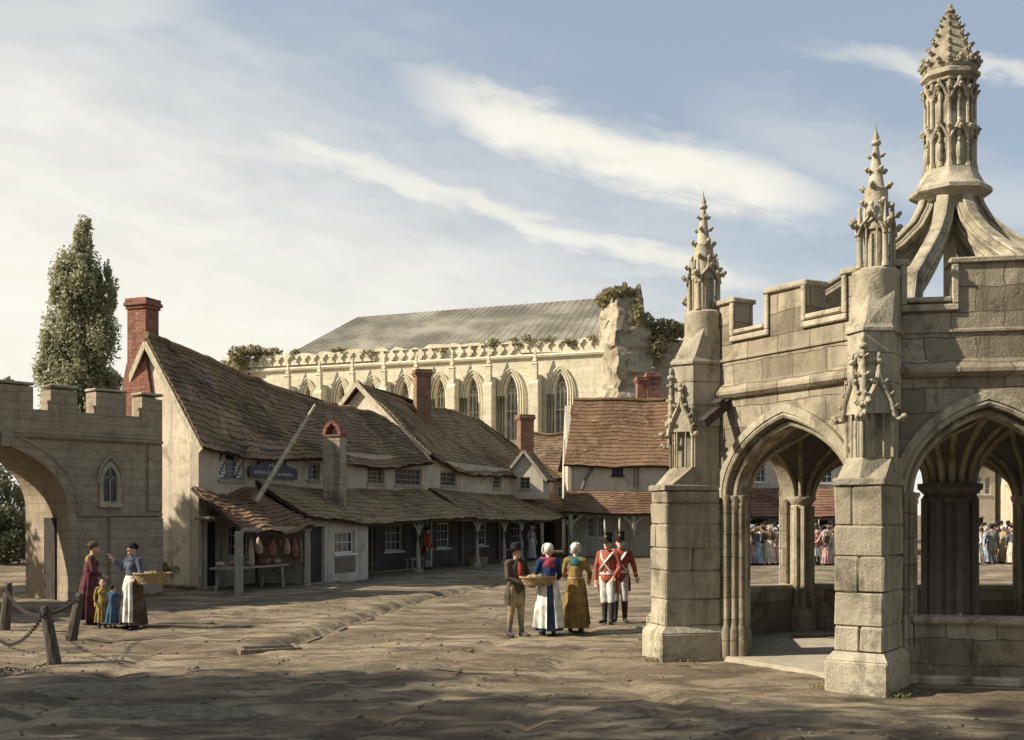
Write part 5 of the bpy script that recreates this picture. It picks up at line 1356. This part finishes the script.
person('red-coated soldier on the left of the pair, in white breeches and plumed black shako',at(591,585),math.radians(-30),1.74,'man',RED,None,{'R':((-.27,.02,1.14),(-.26,-.02,.88)),'L':((.26,.0,1.14),(.20,-.14,.96))},(-.06,.05),breech=WHITE,stock=WHITE,boots='high',hat='shako',cross=True,sash=WHITE)
person('red-coated soldier on the right, half behind his comrade, in plumed black shako',at(600.5,583.5),math.radians(-8),1.76,'man',(.26,.065,.045),None,{'R':((-.25,.03,1.14),(-.22,-.02,.90)),'L':((.28,.02,1.13),(.33,-.10,.92))},(.04,-.05),breech=WHITE,stock=WHITE,boots='high',hat='shako',cross=True,sash=WHITE)
# figures under the lean-to
q=pt(s_of(447,1.2),1.2); person('person in a red jacket standing in the shade beside the first lean-to post',V(q.x,q.y,0),math.radians(60),1.66,'man',(.25,.05,.035),None,breech=GREEN,stock=GREY,hat='round',vox=.016)
q=pt(s_of(530,1.6),1.6); person('pale-clad person in the shade under the far end of the lean-to',V(q.x,q.y,0),math.radians(40),1.66,'woman',GREY,(.40,.38,.34),vox=.018,hat='bonnet',hatcol=WHITE)
# distant market crowd : three kinds, then copies with their own clothes
CG='people in the distant market crowd'
def recolor(root,cols):
    def walk(o):
        for ch in o.children:
            k=ch.name.split('.')[0]
            if k in cols and ch.type=='MESH':
                ch.material_slots[0].link='OBJECT'; ch.material_slots[0].material=cl(cols[k])
            walk(ch)
    walk(root)
pw=person('distant market-goer in a cream gown and bonnet',(0,0,0),0,1.64,'woman',CREAM,CREAM,vox=.02,hat='bonnet',hatcol=WHITE,group=CG)
pm=person('distant market-goer in a brown coat and round hat',(0,0,0),0,1.72,'man',BROWN,None,breech=TAN,stock=GREY,hat='round',vox=.02,group=CG)
ps=person('distant red-coated soldier among the market crowd beside the far pier of the cross',(0,0,0),0,1.74,'man',RED,None,breech=WHITE,stock=WHITE,boots='high',hat='shako',cross=True,vox=.02,group=CG)
bpy.context.view_layer.update()
used={}
WCOL={'cream':CREAM,'white':WHITE,'pink':PINK,'pale blue':PALEBLUE,'ochre':(.32,.25,.13),'rose':(.27,.12,.12),'grey':GREY}
MCOL={'brown':BROWN,'slate':SLATE,'green':GREEN,'grey':(.2,.19,.18)}
WH={'L':'beyond the left arch of the cross','M':'seen just right of the far pier','R':'in the crowd beyond the right arch'}
def crowd(kind,px,py,col,rot,zone):
    src={'w':pw,'m':pm,'s':ps}[kind]
    d=EYE*FP/(py-HY); q=P(px,py,d); q.z=0 if abs(q.x)>26 or q.y>72 else gh(q.x,q.y)
    if kind not in used: o=src; used[kind]=1
    else: o=copy_tree(src)
    o.location=q; o.rotation_euler=(0,0,rot); k_=R.uniform(.93,1.06); o.scale=(k_*R.uniform(.95,1.12),k_,k_)
    if kind=='w':
        c=WCOL[col]; hc_=R.choice([WHITE,WHITE,BROWN,TAN,BLACK,GREY]); recolor(o,{'skirt':c,'bodice':R.choice([c,c,BROWN,SLATE]),'bonnet':hc_,'frill':hc_}); lb='distant woman in a %s skirt, %s'%(col,WH[zone])
    elif kind=='m':
        c=MCOL[col]; recolor(o,{'coat':c,'coat_tails':c}); lb='distant man in a %s coat, %s'%(col,WH[zone])
    else: lb='distant soldier in a red coat, %s'%WH[zone]
    o['label']=lb
for a in (('w',697,539,'rose',1.2,'L'),('w',707,538.5,'ochre',.7,'L'),('w',711,537,'cream',2.4,'L'),('m',716,536.5,'slate',3,'L'),('w',720,536,'white',.4,'L'),('m',724.5,536,'grey',2.2,'L'),('w',729,536,'pale blue',1,'L'),('m',733,536,'green',.3,'L'),
          ('s',757,539,None,.4,'M'),('w',762.5,537.5,'pink',1.7,'M'),('w',767,536.5,'white',3,'M'),('m',771,536,'slate',.7,'M'),('w',774.5,535.5,'grey',2,'M'),('w',778,535,'cream',1,'M'),('m',781,535,'brown',1,'M')): crowd(*a)
for k in range(16):
    px=692+2.45*k+R.uniform(-.8,.8)
    if k%2: crowd('w',px,538.6+R.uniform(-.5,.5),['white','cream','pink','pale blue'][k//2%4],R.uniform(0,6.2),'L')
    crowd('wmwmmw'[k%6],px,534.2+R.uniform(-.8,.6),(['cream','grey','white','pink'][k%4] if 'wmwmmw'[k%6]=='w' else ['slate','brown','green'][k%3]),R.uniform(0,6.2),'L')
for k in range(11):
    px=753+2.7*k+R.uniform(-.8,.8)
    if k%2: crowd('w',px+3,538.2+R.uniform(-.5,.5),['white','pink','cream'][k//2%3],R.uniform(0,6.2),'M')
    crowd('wwmw'[k%4],px,533.8+R.uniform(-.8,.6),(['white','pale blue','rose'][k%3] if 'wwmw'[k%4]=='w' else 'slate'),R.uniform(0,6.2),'M')
ks=['w','w','m','w','w','m','w']; wc_=list(WCOL); mc_=list(MCOL); i=0
for row,py in ((0,537.5),(1,534.5),(2,532)):
    for k in range(9):
        px=884.5+4.1*k+row*1.7+R.uniform(-.8,.8); kd=ks[(k*3+row*2)%7]
        crowd(kd,px+R.uniform(-1,1),py+R.uniform(-1,1),(wc_[(k*5+row*3)%7] if kd=='w' else mc_[(k+row)%4]),R.uniform(0,6.2),'R')
for px,py,lb in ((719,537.8,'low trestle table of goods before the distant crowd beyond the left arch'),(771,537.6,'low trestle table of goods among the crowd right of the far pier')):
    q=at(px,py); t=thing('trestle_table',lb,'table',q); b=MB(); b.block(-.8,.8,-.3,.3,.68,.74,Matrix.Translation(q),.01,.004); tp=b.build('tabletop',M['timber_grey'],t)
    b=MB()
    for k in range(8): b.ell(q+V(-.65+k*.18,R.uniform(-.15,.15),.78),(.09,.08,.07),7,5)
    b.build('goods',cl(WHITE),tp,None,smooth=180)
    for x in (-.65,.65):
        for y in (-.22,.22): b=MB(); b.bar(q+V(x,y*1.2,-.03),q+V(x*.95,y,.68),.06,.06); b.build('leg',M['timber_grey'],t)
# ------------------------------------------------------------------ unseen trees added beyond the left edge to shade foreground and gable
def shade(lb,x,y,h,n=9000,r=2.0):
    limb_tree('added_shade_tree',lb,(x,y,0),h,[(0,0,h*.82,r*1.1,r*1.1,h*.15),(r*.9,.3,h*.64,r,r,h*.14),(-r*.9,-.3,h*.62,r,r,h*.14),(.2,r*.9,h*.6,r,r,h*.13),(0,-r*.9,h*.55,r,r,h*.13),(r*.5,0,h*.42,r*1.1,r,h*.1)],.35,'leaf',.30,n,'unseen trees added to cast shade')
shade('unseen broad leafy tree added left of the square for shade, nearest the viewer',-15.5,8.0,11.5)
shade('unseen broad leafy tree added left of the square for shade, second from the viewer',-18.5,11.6,13.0)
shade('unseen tall broad tree added for shade left of the square behind the other two',-21.5,5.0,16.5,9000,2.6)
shade('unseen round-headed tree added for shade left of the square, right beside the viewer',-13.0,3.6,10.5)
shade('unseen broad tree added to shade the gable, behind the left end of the gateway wall',-23.0,32.0,12.5,9000,2.2)

shade('unseen tallest tree added for shade left of the square, close beside the round-headed one',-17.0,4.6,19.0,9000,2.6)
shade('unseen slender tall tree added for shade at the near end, left of the square',-14.0,1.2,18.0,8000,2.3)

# weeds at the foot of the walls, bench and baskets under the lean-to
b=MB()
def weed(q,s,n=14):
    for _ in range(n):
        a=R.uniform(0,6.28); l=s*R.uniform(.5,1.2); dx_,dy_=math.cos(a),math.sin(a); o=q+V(R.uniform(-.1,.1),R.uniform(-.1,.1),-.01)
        t_=o+V(dx_*l*.6,dy_*l*.6,l*.7); m_=o+V(dx_*l*.25,dy_*l*.25,l*.5); w_=V(-dy_,dx_,0)*s*.13
        b.add([o-w_*.4,o+w_*.4,m_+w_,t_,m_-w_],[(0,1,2,3,4)])
for _ in range(70):
    x=R.uniform(6,14); q=GF@V(x,-.12-abs(R.gauss(0,.12)),0)
    if abs(x-gc)>ga+.25: weed(V(q.x,q.y,gh(q.x,q.y)),R.uniform(.06,.2))
for _ in range(50):
    q=pt(R.uniform(3,26),2.05+R.gauss(0,.12)); weed(V(q.x,q.y,gh(q.x,q.y)),R.uniform(.05,.14),9)
for _ in range(60):
    i=R.choice((7,0,6)); v=VX[i]; rd=(v-XC).normalized(); q=v+rd*R.uniform(.2,1.05)+Vector((-rd.y,rd.x))*R.choice((-1,1))*R.uniform(.42,.55); weed(V(q.x,q.y,gh(q.x,q.y)),R.uniform(.04,.12),9)
for _ in range(40):
    q=GFR@V(gw-R.uniform(.0,2),-.1-abs(R.gauss(0,.12)),0); weed(V(q.x,q.y,gh(q.x,q.y)),R.uniform(.06,.2))
tag(b.build('weeds',M['ivy'],None,None,fixn=False),'weeds and grass tufts at the foot of the walls','weeds',kind='stuff')
q=at(251,556); t=thing('low_plant','low straggling plant against the house wall left of the shop door','plant',q); b=MB(); g_=MB()
for k in range(9):
    a=R.uniform(0,6.28); e=q+V(math.cos(a)*.5,math.sin(a)*.25,R.uniform(.35,.75)); g_.tube([q,q.lerp(e,.5)+V(0,0,.1),e],[.02,.014,.006],5); leaves(b,e,(.22,.18,.18),60,.09,.0)
g_.build('stem',M['bark'],t); b.build('foliage',M['leaf_far'],t,None,fixn=False)
q0,q1=pt(12.2,.75),pt(14.0,.75); t=thing('wooden_bench','plain wooden bench under the lean-to beyond the first porch post','bench',pt(13.1,.75)); b=MB(); b.bar(q0+V(0,0,.45),q1+V(0,0,.45),.34,.06); b.build('seat',M['timber_grey'],t)
for s_ in (12.4,13.8):
    for p_ in (.63,.87): b=MB(); b.bar(pt(s_,p_,-.05),pt(s_,p_,.42),.07,.07); b.build('leg',M['timber_grey'],t)
for s_,p_,lb in ((16.9,1.5,'round wicker basket of produce on the ground beside the second porch post'),(18.2,1.3,'wicker basket on the ground between the second and third porch posts')):
    q=pt(s_,p_); basket(lb,V(q.x,q.y,gh(q.x,q.y)),.3,.34,.30,.32,cl((.25,.22,.12)))

# worn kerb stones along the gutter
b=MB(); pl=[Vector(p) for p in CHAN[1:]]; side=-1
for a_,c_ in zip(pl,pl[1:]):
    dv=(c_-a_); L=dv.length; dv.normalize(); nn=Vector((dv.y,-dv.x)); x=0
    while x<L:
        l=R.uniform(.5,1.0)
        if R.random()<.86:
            m_=a_+dv*(x+l/2)+nn*(.30+R.uniform(-.05,.05)); z=gh(m_.x,m_.y)
            T=Matrix.Translation((m_.x,m_.y,z))@Matrix.Rotation(math.atan2(dv.y,dv.x)+R.uniform(-.05,.05),4,'Z')@Matrix.Rotation(R.uniform(-.05,.05),4,'X')
            b.block(-l/2+.01,l/2-.01,-.09,.09,-.2,R.uniform(.005,.04),T,.03,.018)
        x+=l
tag(b.build('kerb',M['pebble']),kind='structure')
shade('unseen very tall broad tree added for shade left of the square, towering over its neighbours',-19.0,6.6,21.0,10000,3.0)  # another unseen tree, added to widen the foreground shade
# ------------------------------------------------------------------ camera, light, sky
cam=bpy.data.cameras.new('camera'); co=bpy.data.objects.new('camera',cam); C.objects.link(co)
co.location=(0,0,EYE); co.rotation_euler=(PI/2,0,0)
ZM=1024/815; CXP,CYP=514.5,383.5      # the picture area inside the mount: 107..922 by 89..678
cam.sensor_width=36; cam.lens=FP*ZM/1024*36; cam.shift_y=(HY-CYP)*ZM/1024; cam.shift_x=(CXP-CX)*ZM/1024; cam.clip_end=6000; cam.clip_start=.1
sc=bpy.context.scene; sc.camera=co
SD=Vector((-.985,-.17,0)).normalized(); EL=math.radians(35)
sv=Vector((SD.x*math.cos(EL),SD.y*math.cos(EL),math.sin(EL)))
sun=bpy.data.lights.new('sun','SUN'); sun.energy=SUNE; sun.angle=math.radians(.6); sun.color=(1,.91,.76)
so=bpy.data.objects.new('sun',sun); C.objects.link(so); so.rotation_euler=sv.to_track_quat('Z','Y').to_euler(); so.location=(-40,-10,40)
w=bpy.data.worlds.new('World'); sc.world=w; w.use_nodes=True
t=NT('',w.node_tree)
g=t.n('ShaderNodeTexCoord').outputs['Generated']
sp=t.n('ShaderNodeSeparateXYZ',{0:g})
az=t.math('ARCTAN2',sp.outputs[0],sp.outputs[1]); el=t.math('ARCSINE',sp.outputs[2])
sky=t.n('ShaderNodeTexSky',sky_type='NISHITA',sun_disc=False,sun_elevation=EL,sun_rotation=math.atan2(SD.x,SD.y)%(2*PI),air_density=1.0,dust_density=2.0,ozone_density=1.0)
STR=.056
skyc=t.mix(.45,sky.outputs[0],(6.7,7.9,9.3))          # thin high veil over the whole sky
# low bright cloud bank to the left, breaking up upwards and to the right
lv=t.n('ShaderNodeCombineXYZ',{0:az,1:t.math('ADD',t.math('MULTIPLY',el,3.0),t.math('MULTIPLY',az,.5))}).outputs[0]
n1=t.noise(lv,3.2,7,.58,.35); n2=t.noise(lv,11,6,.62,.3)
bank=t.math('ADD',t.math('MULTIPLY',az,-.62),t.math('MULTIPLY',el,-1.75))
bank=t.math('ADD',bank,t.math('MULTIPLY',t.math('SUBTRACT',n1,.5),.45))
bank=t.math('ADD',bank,t.math('MULTIPLY',t.math('SUBTRACT',n2,.5),.16))
f1=t.math('MULTIPLY',t.ramp(bank,-.74,-.10),t.math('SUBTRACT',1.0,t.math('MULTIPLY',t.ramp(t.math('MULTIPLY',az,-1.0),.75,1.35),.8)))  # cloud thinned in the unseen far-left sky to weaken the fill light
def streak(a0,e0,slope,half,len0,len1,amt,soft=.012):
    """one long cirrus band through (a0,e0)"""
    d=t.math('SUBTRACT',el,t.math('ADD',e0,t.math('MULTIPLY',t.math('SUBTRACT',az,a0),slope)))
    d=t.math('ADD',d,t.math('MULTIPLY',t.math('SUBTRACT',n1,.5),.09)); d=t.math('ADD',d,t.math('MULTIPLY',t.math('SUBTRACT',n2,.5),.05))
    k=t.math('SUBTRACT',1.0,t.ramp(t.math('ABSOLUTE',d),half*.05,half))
    m=t.math('MULTIPLY',t.ramp(az,len0,len0+.14),t.math('SUBTRACT',1.0,t.ramp(az,len1-.14,len1)))
    return t.math('MULTIPLY',t.math('MULTIPLY',k,m),amt)
f2=streak(.10,.305,-.30,.038,-.14,.34,1.0)
f3=streak(-.02,.262,-.30,.026,-.30,.30,.85)
f4=streak(.33,.36,-.2,.016,.22,.60,.6)
f5=streak(.12,.200,-.14,.020,-.10,.30,.5)
f6=streak(-.38,.385,.25,.05,-.62,-.2,.55)
f7=streak(.36,.27,-.3,.05,.12,.7,.35)
f=f1
for q in (f2,f3,f4,f5,f6,f7): f=t.math('MAXIMUM',f,q)
cl=t.mix(t.ramp(n2,.3,.7),(10.3,9.85,8.7),(10.9,10.5,9.4))
col=t.mix(t.math('MULTIPLY',f,.93),skyc,cl)
bg=t.n('ShaderNodeBackground',{0:col,1:STR})
t.t.links.new(bg.outputs[0],t.n('ShaderNodeOutputWorld').inputs[0])
vs_=sc.view_settings; vs_.view_transform='Standard'; vs_.look='None'; vs_.exposure=EXPO; vs_.gamma=1; vs_.use_curve_mapping=False
sc.cycles.max_bounces=6; sc.cycles.diffuse_bounces=3
